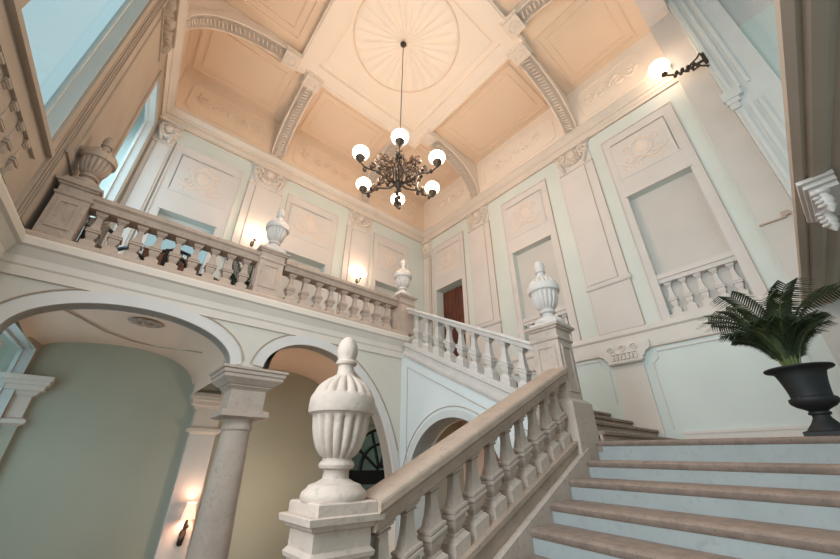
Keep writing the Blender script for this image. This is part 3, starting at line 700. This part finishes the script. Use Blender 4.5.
xs = [1.41, 1.60, 1.80, 2.01, 2.21, 2.43, 2.65, 2.87, 3.10, 3.33, 3.55]
mb = MB(lambda x, y, z: (x, y, z + 0.445 * x)); mb.sq(bal_prof(0.545, 1.0)); me = mb.mesh('baluster', STONE)
for x in xs:
    o = bpy.data.objects.new('baluster', me); COL.objects.link(o); o.parent = t; o.location = Vector((x, yc, bb(x) - 0.005)) - t.location
    o.scale = (1, 1, (b1(x) + 0.48 - bb(x)) / 0.54)
# upper flight
t = thing('balustrade', 'white marble balustrade climbing with the upper flight to the gallery', 'balustrade', (3.86, 2.3, base2(2.3)))
xc = 3.87
def sh2(x, y, z): return (x, y, z + base2(y))
m = MB(sh2); m.prism([(xc + a, 0.60 + b) for a, b in rail_prof(0.125, 0.11)], 'y', 2.24, 4.76); obj('handrail', m, MARBLE, t)
m = MB(sh2); m.box(xc - 0.115, xc + 0.115, 2.24, 4.8, 0.0, 0.03); obj('base_rail', m, MARBLE, t)
mb = MB(lambda x, y, z: (x, y, z + SL2 * y)); mb.sq(bal_prof(0.585, 1.0)); me = mb.mesh('baluster', MARBLE)
for i in range(9):
    y = 2.50 + 0.258 * i
    o = bpy.data.objects.new('baluster', me); COL.objects.link(o); o.parent = t; o.location = Vector((xc, y, base2(y) + 0.025)) - t.location
# gallery
def gallery_bal(x0, x1, xs, label):
    t = thing('balustrade', label, 'balustrade', ((x0 + x1) / 2, YG + 0.1, 2.13))
    yc = YG + 0.12
    m = MB(); m.prism([(yc + a, 2.63 + b) for a, b in rail_prof(0.14, 0.16)], 'x', x0, x1); obj('handrail', m, STONEB, t)
    m = MB(); m.box(x0, x1, yc - 0.11, yc + 0.11, 2.125, 2.155); obj('base_rail', m, STONEP, t)
    mb = MB(); mb.sq(bal_prof(0.485, 0.98)); me = mb.mesh('baluster', STONEP)
    for x in xs:
        o = bpy.data.objects.new('baluster', me); COL.objects.link(o); o.parent = t; o.location = Vector((x, yc, 2.15)) - t.location
gallery_bal(-0.84, 1.08, [-0.72, -0.52, -0.32, -0.12, 0.09, 0.30, 0.51, 0.72, 0.93], 'gallery balustrade left of the middle gallery urn, dark chairs behind it')
gallery_bal(1.45, 3.66, [1.62, 1.85, 2.08, 2.31, 2.54, 2.77, 3.0, 3.23, 3.46], 'gallery balustrade between the middle gallery urn and the corner urn')

# ------------------------------------------------------------------ newel pedestals and urns
def newel(x0, x1, y0, y1, zb, zt, m_, label, plinth=None, panel=True, low=None):
    t = thing('newel_pedestal', label, 'pedestal', ((x0 + x1) / 2, (y0 + y1) / 2, zb))
    m = MB(); m.rect([(0, zb), (0, zt - 0.19)], x0, x1, y0, y1)
    obj('shaft', m, m_, t)
    m = MB(); m.rect([(0, zt - 0.20), (0.015, zt - 0.19), (0.02, zt - 0.17), (0.005, zt - 0.155), (0.0, zt - 0.15), (0.0, zt - 0.07), (0.02, zt - 0.06), (0.03, zt - 0.04), (0.05, zt - 0.035), (0.055, zt - 0.005), (0.045, zt)], x0, x1, y0, y1); obj('cap', m, m_, t)
    if panel:
        m = MB(); a = 0.05
        z0, z1 = max(zb + 0.12, zt - 0.78), zt - 0.25
        q = 0.03
        def pan(T, u0, u1): mm = MB(T); mm.frame(u0 + a, u1 - a, z0, z1, q, -0.012, 0.012); m.add(mm.v, mm.f)
        pan(lambda u, d, z: (u, y0 + d, z), x0, x1); pan(lambda u, d, z: (x0 + d, u, z), y0, y1)
        obj('panel_moulding', m, m_, t)
    if plinth:
        m = MB(); m.rect([(0.06, zb), (0.06, plinth - 0.05), (0.03, plinth - 0.02), (0.0, plinth)], x0, x1, y0, y1); obj('plinth', m, m_, t)
    return t
newel(0.965, 1.30, 1.93, 2.22, -2.6, -0.24, STONE, 'pale worn stone newel pedestal at the foreground foot of the rail')
newel(3.73, 4.04, 1.91, 2.25, -0.5, 1.47, STONE, 'tall newel pedestal where the flights turn at the landing', plinth=0.62)
newel(1.07, 1.42, YG - 0.02, YG + 0.26, 2.12, 2.87, STONEP, 'gallery pedestal above the column, middle of the gallery balustrade')
newel(3.66, 3.98, YG - 0.06, YG + 0.28, 2.12, 2.88, STONEP, 'corner pedestal where the gallery meets the marble stair rail', panel=False)
newel(-1.14, -0.84, YG - 0.02, YG + 0.26, 2.12, 2.85, STONEB, 'shadowed gallery pedestal against the left wall')  # brown stone puts the shade at the left wall into its colour
FLN = 16
def fl_bowl(k, a, z):
    if 0.27 < z < 0.48: return 1 - 0.15 * (1 - abs(sin(FLN / 2 * a))) ** 1.5
    if 0.62 < z < 0.73: return 1 - 0.17 * (1 - abs(sin(FLN / 2 * a))) ** 1.5
    if 0.88 < z < 1.02: return 1 + 0.04 * sin(9 * a + 60 * z)
    return 1
URN = [(0.178, 0.055), (0.186, 0.075), (0.180, 0.098), (0.155, 0.118), (0.146, 0.132), (0.108, 0.145), (0.076, 0.162), (0.071, 0.19), (0.074, 0.205), (0.098, 0.214), (0.104, 0.230), (0.098, 0.246), (0.086, 0.254), (0.084, 0.265),
       (0.112, 0.285), (0.138, 0.325), (0.156, 0.375), (0.168, 0.43), (0.173, 0.475), (0.174, 0.497), (0.184, 0.506), (0.198, 0.512), (0.203, 0.53), (0.203, 0.565), (0.201, 0.598), (0.194, 0.614), (0.186, 0.63), (0.172, 0.658), (0.146, 0.69), (0.110, 0.718), (0.080, 0.735), (0.064, 0.745),
       (0.054, 0.76), (0.050, 0.81), (0.066, 0.818), (0.070, 0.832), (0.058, 0.846), (0.058, 0.856), (0.066, 0.885), (0.068, 0.91), (0.062, 0.95), (0.046, 0.985), (0.022, 1.006), (0.004, 1.012)]
def urn(x, y, z, m_, label, k=1.0, rot=0.0):
    t = thing('stone_urn', label, 'urn', (x, y, z))
    m = MB(); m.rect([(0, z), (0, z + 0.05 * k), (-0.008, z + 0.058 * k)], x - 0.175 * k, x + 0.175 * k, y - 0.185 * k, y + 0.185 * k); obj('plinth', m, m_, t)
    lo_ = [(r * k, q * k) for r, q in URN]
    i0 = next(i for i, p in enumerate(URN) if p[1] > 0.81)
    m = MB(); m.lathe(lo_[:i0 + 1], (x, y, z), 96, lambda kk, a, q: fl_bowl(kk, a, q / k)); obj('bowl', m, m_, t, True)
    m = MB(); m.lathe(lo_[i0:], (x, y, z), 40, lambda kk, a, q: fl_bowl(kk, a, q / k)); obj('finial', m, m_, t, True)
urn(1.135, 2.08, -0.24, STONE, 'large fluted stone urn on the foreground newel, nearest the camera', 1.0)
urn(3.93, 2.08, 1.47, MARBLE, 'white fluted stone urn on the tall newel at the stair turn', 0.98)
urn(1.25, YG + 0.12, 2.87, MARBLE, 'fluted stone urn on the middle pedestal of the gallery balustrade', 0.88)
urn(3.82, YG + 0.11, 2.88, MARBLE, 'fluted stone urn on the corner pedestal where gallery and marble rail meet', 0.88)
urn(-0.99, YG + 0.12, 2.85, STONEB, 'shade-browned stone urn against the left wall by the window', 0.88)  # coloured brown for the shade it stands in

# ------------------------------------------------------------------ chandelier
CC = (RC[0] - 0.06, RC[1] + 0.05); ZH = 4.63
t = thing('chandelier', 'dark bronze six globe chandelier hanging from the ceiling rosette', 'chandelier', (CC[0], CC[1], ZF - 0.05))
m = MB(); m.tube([(CC[0], CC[1], ZF - 0.08), (CC[0], CC[1], 5.1)], 0.009, 6); obj('hanging_rod', m, BRONZE, t)
m = MB(); m.lathe([(0.01, 0), (0.06, -0.01), (0.07, -0.04), (0.05, -0.08), (0.02, -0.11), (0.012, -0.13)], (CC[0], CC[1], ZF - 0.05), 20); obj('ceiling_rose', m, BRONZE, t, True)
m = MB(); m.lathe([(0.01, 0.56), (0.03, 0.54), (0.02, 0.48), (0.035, 0.43), (0.075, 0.38), (0.07, 0.34), (0.035, 0.30), (0.03, 0.2), (0.045, 0.12), (0.05, 0.0), (0.045, -0.1), (0.03, -0.2), (0.05, -0.26), (0.075, -0.3), (0.05, -0.35), (0.025, -0.38), (0.03, -0.42), (0.005, -0.46)], (CC[0], CC[1], ZH), 20); obj('stem', m, BRONZE, t, True)
m = MB()
for k in range(6):
    a = 2 * PI * k / 6 + 0.52
    m.tube([(CC[0] + r * cos(a), CC[1] + r * sin(a), ZH + z) for r, z in ((0.05, 0.36), (0.13, 0.30), (0.17, 0.16), (0.15, 0.0), (0.17, -0.12), (0.12, -0.24), (0.05, -0.29))], 0.014, 6)
    for r, z in ((0.17, 0.16), (0.16, -0.1), (0.12, 0.31)): m.ball((CC[0] + r * cos(a), CC[1] + r * sin(a), ZH + z), 0.03, 0.03, 0.04, 8)
obj('cage', m, BRONZE, t, True)
AH = math.atan2(-CC[1], -CC[0])
for k in range(6):
    a = AH + 2 * PI * k / 6; ca, sa = cos(a), sin(a)
    def P(r, z, s=0.0): return (CC[0] + r * ca - s * sa, CC[1] + r * sa + s * ca, ZH + z)
    m = MB()
    arm = [(0.05, -0.27), (0.16, -0.30), (0.28, -0.27), (0.38, -0.22), (0.47, -0.22), (0.57, -0.25), (0.66, -0.25), (0.72, -0.21), (0.75, -0.16)]
    m.tube([P(r, z) for r, z in arm], [0.02, 0.02, 0.018, 0.018, 0.018, 0.016, 0.016, 0.014, 0.016], 8)
    upper = [(0.06, 0.12), (0.15, 0.16), (0.27, 0.16), (0.37, 0.10), (0.42, 0.0), (0.40, -0.1), (0.36, -0.18)]
    m.tube([P(r, z) for r, z in upper], 0.014, 6)
    for cr, cz, r0, st, sg in ((0.22, 0.04, 0.10, 0.5, 1), (0.36, 0.17, 0.07, -1, 1), (0.33, -0.08, 0.08, 2.5, -1), (0.22, -0.14, 0.08, 1.5, 1), (0.50, -0.13, 0.07, -1.5, 1), (0.28, 0.22, 0.06, -2.0, -1)):
        pts = [P(cr + r0 * (1 - 0.8 * i / 14) * cos(st + sg * 8 * i / 14), cz + r0 * (1 - 0.8 * i / 14) * sin(st + sg * 8 * i / 14)) for i in range(15)]
        m.tube(pts, 0.017, 6)
    for i, (r, z) in enumerate(((0.14, 0.2), (0.26, 0.12), (0.31, 0.21), (0.4, 0.13), (0.44, 0.04), (0.3, -0.02), (0.24, -0.2), (0.4, -0.14), (0.48, -0.17), (0.55, -0.2), (0.64, -0.28), (0.2, 0.0), (0.34, 0.03), (0.43, -0.25), (0.16, -0.1))):
        s = 0.03 * (1 if i % 2 else -1); m.ball(P(r, z, s), 0.04, 0.03, 0.046, 8)
    am = obj('arm', m, BRONZE, t, True)
    m = MB(); m.lathe([(0.02, -0.2), (0.035, -0.17), (0.06, -0.14), (0.085, -0.095), (0.08, -0.08), (0.02, -0.07)], P(0.75, 0), 16); obj('cup', m, BRONZE, am, True)
    m = MB(); m.lathe([(0.05, -0.085), (0.09, -0.07), (0.128, -0.035), (0.142, 0.01), (0.134, 0.055), (0.106, 0.09), (0.07, 0.11), (0.065, 0.135), (0.06, 0.11)], P(0.75, 0), 24, caps=False); obj('globe', m, GLOBE, am, True, 'glowing white glass globe')

# ------------------------------------------------------------------ sconces
def bowl_sconce(T, u, z, label, out=0.24):
    t = thing('wall_sconce', label, 'lamp', T(u, 0.04, z - 0.1))
    m = MB(T); m.ball((u, 0.05, z - 0.12), 0.05, 0.02, 0.09); m.tube([(u, 0.06, z - 0.12), (u, 0.12, z - 0.2), (u, 0.2, z - 0.19), (u, out, z - 0.1)], 0.014, 8); m.ball((u, out, z - 0.1), 0.04, 0.04, 0.03); obj('bracket', m, BRONZE, t, True)
    m = MB(T); m.lathe([(0.03, -0.07), (0.09, -0.055), (0.15, -0.01), (0.175, 0.04), (0.168, 0.042), (0.12, 0.0), (0.05, -0.03)], (u, out, z), 24, caps=False); obj('glass_bowl', m, BOWLG, t, True)
    return T(u, out, z + 0.08)
LAMPS = [bowl_sconce(TB, 1.45, 4.68, 'lit glass bowl sconce on gallery pilaster left of the middle urn'), bowl_sconce(TB, 4.30, 4.66, 'lit glass bowl sconce on gallery pilaster near the corner urn')]
# upper right sconce
t = thing('wall_sconce', 'ornate bronze arm sconce with glowing globe, high on right pier', 'lamp', (6.58, -0.55, 6.75))
B0 = Vector((6.6, -0.56, 6.72)); G0 = Vector((6.45, 0.07, 7.06))
m = MB()
arm = [B0, B0 + Vector((-0.06, 0.12, -0.05)), B0.lerp(G0, 0.45) + Vector((0, 0, -0.2)), B0.lerp(G0, 0.75) + Vector((0, 0, -0.27)), G0 + Vector((0, -0.05, -0.28)), G0 + Vector((0, 0, -0.16))]
m.tube(arm, [0.03, 0.025, 0.022, 0.02, 0.02, 0.022], 8)
for i in range(9):
    p = Vector(arm[1]).lerp(Vector(arm[3]), i / 8); m.ball(p + Vector((0, 0, 0.04 * (1 if i % 2 else -1))), 0.035, 0.035, 0.04, 8)
m.tube([B0 + Vector((0, 0.02, 0.22)), B0 + Vector((-0.03, 0.08, 0.12)), B0 + Vector((-0.04, 0.2, 0.06)), B0 + Vector((-0.06, 0.28, -0.1))], 0.018, 6)
m.tube([B0 + Vector((0, 0.0, -0.2)), B0 + Vector((-0.03, 0.1, -0.1)), B0 + Vector((-0.04, 0.22, -0.12))], 0.018, 6)
m.ball(G0 + Vector((0, -0.03, -0.22)), 0.06, 0.06, 0.05)
obj('arm', m, BRONZE, t, True)
m = MB(); m.box(6.58, 6.605, -0.59, -0.535, 6.6, 6.9); obj('wall_plate', m, BRONZE, t)
m = MB(); m.lathe([(0.06, -0.14), (0.12, -0.12), (0.17, -0.05), (0.185, 0.02), (0.16, 0.09), (0.11, 0.13), (0.10, 0.15)], tuple(G0), 24, caps=False); obj('globe', m, GLOBE, t, True, 'glowing white glass globe')
LAMPR = tuple(G0 + Vector((0, 0, 0.25)))
# shaded lamp in lower hall
t = thing('wall_sconce', 'small wall lamp with glowing fabric shade on lower hall pilaster', 'lamp', TB(1.55, 0.12, -0.9))
m = MB(TB); m.tube([(1.55, 0.13, -1.15), (1.54, 0.17, -1.05), (1.56, 0.15, -0.95), (1.55, 0.2, -0.85), (1.55, 0.24, -0.78)], [0.03, 0.045, 0.03, 0.025, 0.015], 8); m.ball((1.55, 0.14, -1.0), 0.05, 0.04, 0.07); m.ball((1.53, 0.15, -1.1), 0.035, 0.03, 0.06); m.ball((1.57, 0.18, -0.9), 0.04, 0.03, 0.03); obj('bracket', m, BRONZE, t, True)
m = MB(TB); m.lathe([(0.10, -0.12), (0.065, 0.10)], (1.55, 0.25, -0.67), 24, caps=False); obj('lamp_shade', m, SHADE, t, True, 'glowing cream fabric shade')
LAMPB = TB(1.55, 0.25, -0.66)

# ------------------------------------------------------------------ potted palm on the landing
def palm_fronds(par, base, n, L0, seed, zf=1.0, lean=None):
    rng = random.Random(seed)
    for k in range(n):
        a = 2 * PI * k / n * 2.4 + rng.uniform(-0.3, 0.3); el_ = rng.uniform(1.33, 1.5) if k % 3 else rng.uniform(1.4, 1.55)
        L = L0 * (rng.uniform(0.7, 0.9) if k % 3 else rng.uniform(1.15, 1.4)); dirh = Vector((cos(a), sin(a), 0)); p = Vector(base) + dirh * 0.04; ang = el_
        pts = [p.copy()]; tang = []
        for i in range(12):
            t_ = dirh * cos(ang) + Vector((0, 0, sin(ang))); tang.append(t_); p = p + t_ * L / 12; pts.append(p.copy()); ang -= rng.uniform(0.005, 0.04) + 0.017 * i
        tang.append(tang[-1])
        m = MB(); m.tube(pts, [0.009 - 0.006 * i / 12 for i in range(13)], 5)
        sd = dirh.cross(Vector((0, 0, 1)))
        ml = MB()
        for i in range(3, 13):
            for half in (0, 0.34, 0.67):
                if i == 12 and half: continue
                q = pts[i].lerp(pts[min(12, i + 1)], half); tt = tang[i]
                ll = L * 0.30 * (1 - abs((i + half - 7.0) / 9.5) ** 2)
                for s in (-1, 1):
                    dd = (sd * s * 0.8 + tt * 0.65 + Vector((0, 0, 0.12))).normalized(); nn = dd.cross(tt).normalized()
                    ww = nn.cross(dd).normalized() * 0.008
                    e = q + dd * ll + Vector((0, 0, -0.45 * ll)); mid = q + dd * ll * 0.5
                    th = nn * 0.0012
                    ml.loft([[tuple(q - ww * 0.5 - th), tuple(q + ww * 0.5 - th), tuple(q + ww * 0.5 + th), tuple(q - ww * 0.5 + th)],
                             [tuple(mid - ww - th), tuple(mid + ww - th), tuple(mid + ww + th), tuple(mid - ww + th)],
                             [tuple(e - ww * 0.1 - th), tuple(e + ww * 0.1 - th), tuple(e + ww * 0.1 + th), tuple(e - ww * 0.1 + th)]])
        f = obj('frond', ml, LEAF, par); obj('stalk', m, STEM, f)
PP = (4.36, 0.17, 0.172)
t = thing('potted_palm', 'green palm in a black urn shaped planter on the landing at right', 'potted plant', PP)
m = MB(); m.rect([(0, PP[2]), (0, PP[2] + 0.035), (-0.02, PP[2] + 0.045)], PP[0] - 0.14, PP[0] + 0.14, PP[1] - 0.14, PP[1] + 0.14); obj('planter_base', m, BLACKPOT, t)
m = MB(); m.lathe([(0.125, 0.04), (0.115, 0.06), (0.08, 0.10), (0.055, 0.14), (0.052, 0.16), (0.068, 0.168), (0.068, 0.182), (0.055, 0.19), (0.075, 0.205), (0.115, 0.225), (0.143, 0.25), (0.150, 0.27), (0.146, 0.288), (0.126, 0.298), (0.127, 0.33), (0.136, 0.39), (0.148, 0.45), (0.160, 0.49), (0.178, 0.508), (0.214, 0.516), (0.221, 0.524), (0.218, 0.534), (0.195, 0.534), (0.165, 0.51), (0.15, 0.49)], PP, 40, caps=False); obj('planter', m, BLACKPOT, t, True)
m = MB(); m.lathe([(0.001, 0.495), (0.1, 0.497), (0.152, 0.49)], PP, 24); obj('soil', m, SOIL, t, True)
palm_fronds(t, (PP[0], PP[1] + 0.02, PP[2] + 0.49), 36, 0.62, 3)

# ------------------------------------------------------------------ gallery furniture glimpsed between balusters
def armchair(x, y, rz, label):
    t = thing('wooden_armchair', label, 'chair', (x, y, ZG)); c, s = cos(rz), sin(rz)
    def T(a, b, z): return (x + a * c - b * s, y + a * s + b * c, ZG + z)
    m = MB(T); m.bev(-0.26, 0.26, -0.24, 0.24, 0.42, 0.50, 0.02); obj('seat', m, DARKW, t)
    m = MB(T); m.tube([(-0.24, 0.24, 0.45), (-0.25, 0.28, 0.75), (-0.2, 0.32, 1.02), (0, 0.34, 1.1), (0.2, 0.32, 1.02), (0.25, 0.28, 0.75), (0.24, 0.24, 0.45)], 0.03, 8); m.bev(-0.12, 0.12, 0.26, 0.3, 0.5, 1.06, 0.01); obj('backrest', m, DARKW, t)
    for q in (-1, 1):
        m = MB(T); m.tube([(q * 0.25, 0.27, 0.72), (q * 0.29, 0.05, 0.74), (q * 0.29, -0.18, 0.70), (q * 0.27, -0.24, 0.64), (q * 0.26, -0.18, 0.58), (q * 0.25, -0.2, 0.45)], 0.028, 8); obj('armrest', m, DARKW, t, True)
        for b in (-0.2, 0.2):
            m = MB(T); m.tube([(q * 0.22, b, 0.43), (q * 0.24, b * 1.1, 0.2), (q * 0.22, b * 1.2, 0.0)], [0.035, 0.022, 0.03], 8); obj('leg', m, DARKW, t, True)
armchair(-0.72, 5.75, 0.5, 'dark curved wooden armchair behind the leftmost gallery balusters')
armchair(-0.02, 5.9, -0.4, 'dark wooden armchair behind gallery balusters, just left of the brown door')
armchair(0.80, 6.5, 0.2, 'dark wooden armchair behind gallery balusters left of the gallery palm')
GP = (1.05, 5.65, ZG)
t = thing('potted_palm', 'small palm in dark pot behind gallery balusters beside middle pedestal', 'potted plant', GP)
m = MB(); m.lathe([(0.10, 0), (0.14, 0.18), (0.16, 0.36), (0.17, 0.38), (0.15, 0.38), (0.14, 0.34)], GP, 20, caps=False); obj('planter', m, BLACKPOT, t, True)
m = MB(); m.lathe([(0.001, 0.33), (0.14, 0.335)], GP, 16); obj('soil', m, SOIL, t)
palm_fronds(t, (GP[0], GP[1], GP[2] + 0.33), 9, 0.6, 11)
t = thing('carved_post', 'reddish carved wooden post behind gallery balusters right of the middle urn', 'ornament', (2.2, 6.0, ZG))
m = MB(); m.lathe([(0.09, 0.0), (0.09, 0.06), (0.04, 0.1), (0.045, 0.3), (0.03, 0.5), (0.06, 0.62), (0.03, 0.72), (0.05, 0.9), (0.035, 1.1), (0.06, 1.2), (0.02, 1.3)], (2.2, 6.0, ZG), 20); obj('post', m, WOOD, t, True)

# ------------------------------------------------------------------ south side: pier, beam and overhead soffit
t = thing('pier', 'tall pale blue lit pier with vertical fillets at upper right', 'pier', (6.6, -0.85, 2.0))
m = MB(); m.box(6.62, XR, -1.14, -0.53, 2.0, 9.34); obj('shaft', m, WHITEP, t)
m = MB()
for y in (-0.60, -0.72, -0.84): m.box(6.595, 6.62, y - 0.035, y + 0.02, 3.26, 5.29); m.box(6.595, 6.62, y - 0.035, y + 0.02, 5.71, 9.34)
obj('fillet', m, WHITEP, t)
m = MB(); m.box(6.58, 6.62, -0.62, -0.50, 5.3, 5.42); m.box(6.56, 6.62, -0.66, -0.48, 5.42, 5.52); m.box(6.54, 6.62, -0.72, -0.46, 5.52, 5.7); obj('impost_moulding', m, WHITEP, t)
m = MB(); m.rect([(0, 2.9), (0.02, 2.92), (0.02, 3.02), (0.06, 3.08), (0.06, 3.2), (0, 3.24)], 6.62, XR, -1.14, -0.53); obj('base_moulding', m, WHITEP, t)
m = MB(); m.box(6.8, XR, -0.529, -0.1, 0.2, 9.0); trim(m, NICHE)
m = MB(); m.box(6.77, 6.8, -0.40, -0.09, 3.2, 3.225); m.box(6.76, 6.8, -0.45, -0.36, 3.225, 3.3); trim(m, LINE)
m = MB(); m.box(-1.6, XR, -0.52, -0.1, 8.75, 9.35); trim(m, ROSE)
# soffit edge of the landing above the camera: mouldings run along the right end of the hall
def so(x, off, z): return (x, -0.583 + 0.0741 * x - off, z)
m = MB(so); m.prism([(0.0, 1.86), (0.0, 1.92), (0.02, 1.95), (0.3, 1.95), (0.3, 1.86), (0.25, 1.84), (0.19, 1.86), (0.15, 1.83), (0.09, 1.83), (0.07, 1.86), (0.04, 1.84)], 'x', 1.0, XR); trim(m, BROWNSHADE)
m = MB(so); m.box(1.0, XR, 0.3, 2.4, 1.90, 1.97); struct('ceiling_soffit', m, BROWNSHADE)
t = thing('console_bracket', 'small white carved console bracket under the overhead soffit at right', 'bracket', (3.75, -0.42, 1.8))
m = MB()
for i in range(3): m.box(3.4 + 0.04 * i, 4.1 - 0.05 * i, -0.52, -0.33 - 0.02 * i, 1.81 - 0.03 * i, 1.84 - 0.03 * i)
obj('shelf', m, MARBLE, t)
for k, x in enumerate((3.5, 3.85)):
    m = MB()
    m.lathe([(0.05, 0.0), (0.05, -0.02), (0.03, -0.03), (0.042, -0.06), (0.045, -0.09), (0.03, -0.12), (0.036, -0.135), (0.02, -0.16), (0.006, -0.18)], (x, -0.42, 1.75), 16)
    for i in range(4): m.ball((x - 0.035, -0.385, 1.73 - 0.036 * i), 0.022, 0.025, 0.014)
    obj('carving', m, MARBLE, t, True)

# ------------------------------------------------------------------ lights
def point(name, loc, e, col, r=0.1):
    l = bpy.data.lights.new(name, 'POINT'); l.energy = e; l.color = col; l.shadow_soft_size = r
    o = bpy.data.objects.new(name, l); COL.objects.link(o); o.location = loc
def area(name, loc, to, sx, sy, e, col):
    l = bpy.data.lights.new(name, 'AREA'); l.shape = 'RECTANGLE'; l.size = sx; l.size_y = sy; l.energy = e; l.color = col
    o = bpy.data.objects.new(name, l); COL.objects.link(o); o.location = loc
    o.rotation_euler = (Vector(to) - Vector(loc)).to_track_quat('-Z', 'Y').to_euler()
WARM = (1.0, 0.745, 0.545)
for k in range(6):
    a = AH + 2 * PI * k / 6
    point('globe_light', (CC[0] + 0.75 * cos(a), CC[1] + 0.75 * sin(a), ZH + 0.2), 60, WARM, 0.12)
for p in LAMPS: point('bowl_light', p, 12, WARM, 0.1)
point('pier_lamp_light', LAMPR, 5, WARM, 0.1)
point('shade_light', LAMPB, 14, WARM, 0.05)
point('assumed_passage_light', (4.7, 3.7, 0.0), 6, (1.0, 0.55, 0.3), 0.1)  # assumed source for the orange glow on the inner arch; no lamp built
point('assumed_lower_hall_light', (2.7, 6.4, -0.6), 45, WARM, 0.15)  # warm light added to the right bay; its source is assumed, no lamp built
area('assumed_daylight_west', (-1.45, 1.25, 2.3), (3.5, 1.6, 1.4), 2.0, 4.4, 260, (0.87, 0.95, 1.0))  # cool light added from the west; its window is assumed, none modelled here
area('south_fill', (2.5, -3.1, 4.2), (3.2, 4.0, 2.0), 6.0, 5.0, 50, (1.0, 0.92, 0.84))  # soft fill added from the open south side, no source seen there
area('daylight_gallery_window', tuple(Vector(TL(6.9, -0.5, 4.2))), tuple(Vector(TL(6.9, 3, 4.0))), 1.3, 3.6, 60, (0.75, 0.92, 1.0))
area('daylight_lower_window', tuple(Vector(TL(5.95, -0.5, 0.1))), tuple(Vector(TL(6.2, 3, -0.4))), 1.8, 2.2, 25, (0.80, 0.93, 1.0))

w = bpy.data.worlds.new('sky'); S.world = w; w.use_nodes = True
nt = w.node_tree; N = nt.nodes; L = nt.links; bg = N['Background']
tc = N.new('ShaderNodeTexCoord'); sp = N.new('ShaderNodeSeparateXYZ'); rp = N.new('ShaderNodeValToRGB')
L.new(tc.outputs['Generated'], sp.inputs[0]); L.new(sp.outputs['Z'], rp.inputs['Fac']); L.new(rp.outputs['Color'], bg.inputs['Color'])
rp.color_ramp.elements[0].position = 0.1; rp.color_ramp.elements[0].color = (0.40, 0.53, 0.52, 1)
rp.color_ramp.elements[1].position = 0.75; rp.color_ramp.elements[1].color = (0.62, 0.80, 0.82, 1)
bg.inputs['Strength'].default_value = 0.88

# ------------------------------------------------------------------ camera
F_PX, PIT, YAW, ROLL = 348.0, math.radians(27.8), math.radians(40.6), math.radians(-0.1)
F = Vector((sin(YAW) * cos(PIT), cos(YAW) * cos(PIT), sin(PIT))); R = Vector((cos(YAW), -sin(YAW), 0)); U = R.cross(F)
R2 = R * cos(ROLL) + U * sin(ROLL); U2 = -R * sin(ROLL) + U * cos(ROLL)
cam = bpy.data.cameras.new('camera'); co = bpy.data.objects.new('camera', cam); COL.objects.link(co)
cam.sensor_fit = 'HORIZONTAL'; cam.sensor_width = 36; cam.lens = 36 * F_PX / 840; cam.clip_start = 0.05; cam.clip_end = 200
Mx = Matrix((R2, U2, -F)).transposed().to_4x4(); co.matrix_world = Mx
S.camera = co
GROUPS = {'stone_urn': 'stone urns on the newel pedestals', 'newel_pedestal': 'newel pedestals of the stairs and gallery', 'pilaster': 'plaster pilasters on the walls', 'relief_panel': 'square relief panels on the upper walls',
          'frieze_panel': 'scrollwork panels of the frieze', 'ceiling_rib': 'curved ribs under the ceiling', 'wall_sconce': 'lit wall sconces', 'wooden_armchair': 'armchairs on the gallery', 'balustrade': 'stone balustrades of stairs and gallery',
          'blind_balustrade': 'blind balustrades on the walls', 'staircase': 'flights of stairs', 'potted_palm': 'potted palms', 'ceiling_rosette': 'ceiling rosettes'}
for o in S.objects:
    if o.parent is None and o.name.split('.')[0] in GROUPS: o['group'] = GROUPS[o.name.split('.')[0]]
S.view_settings.view_transform = 'Standard'; S.view_settings.look = 'None'; S.view_settings.exposure = 0.0; S.view_settings.gamma = 1.0
S.view_settings.use_curve_mapping = False
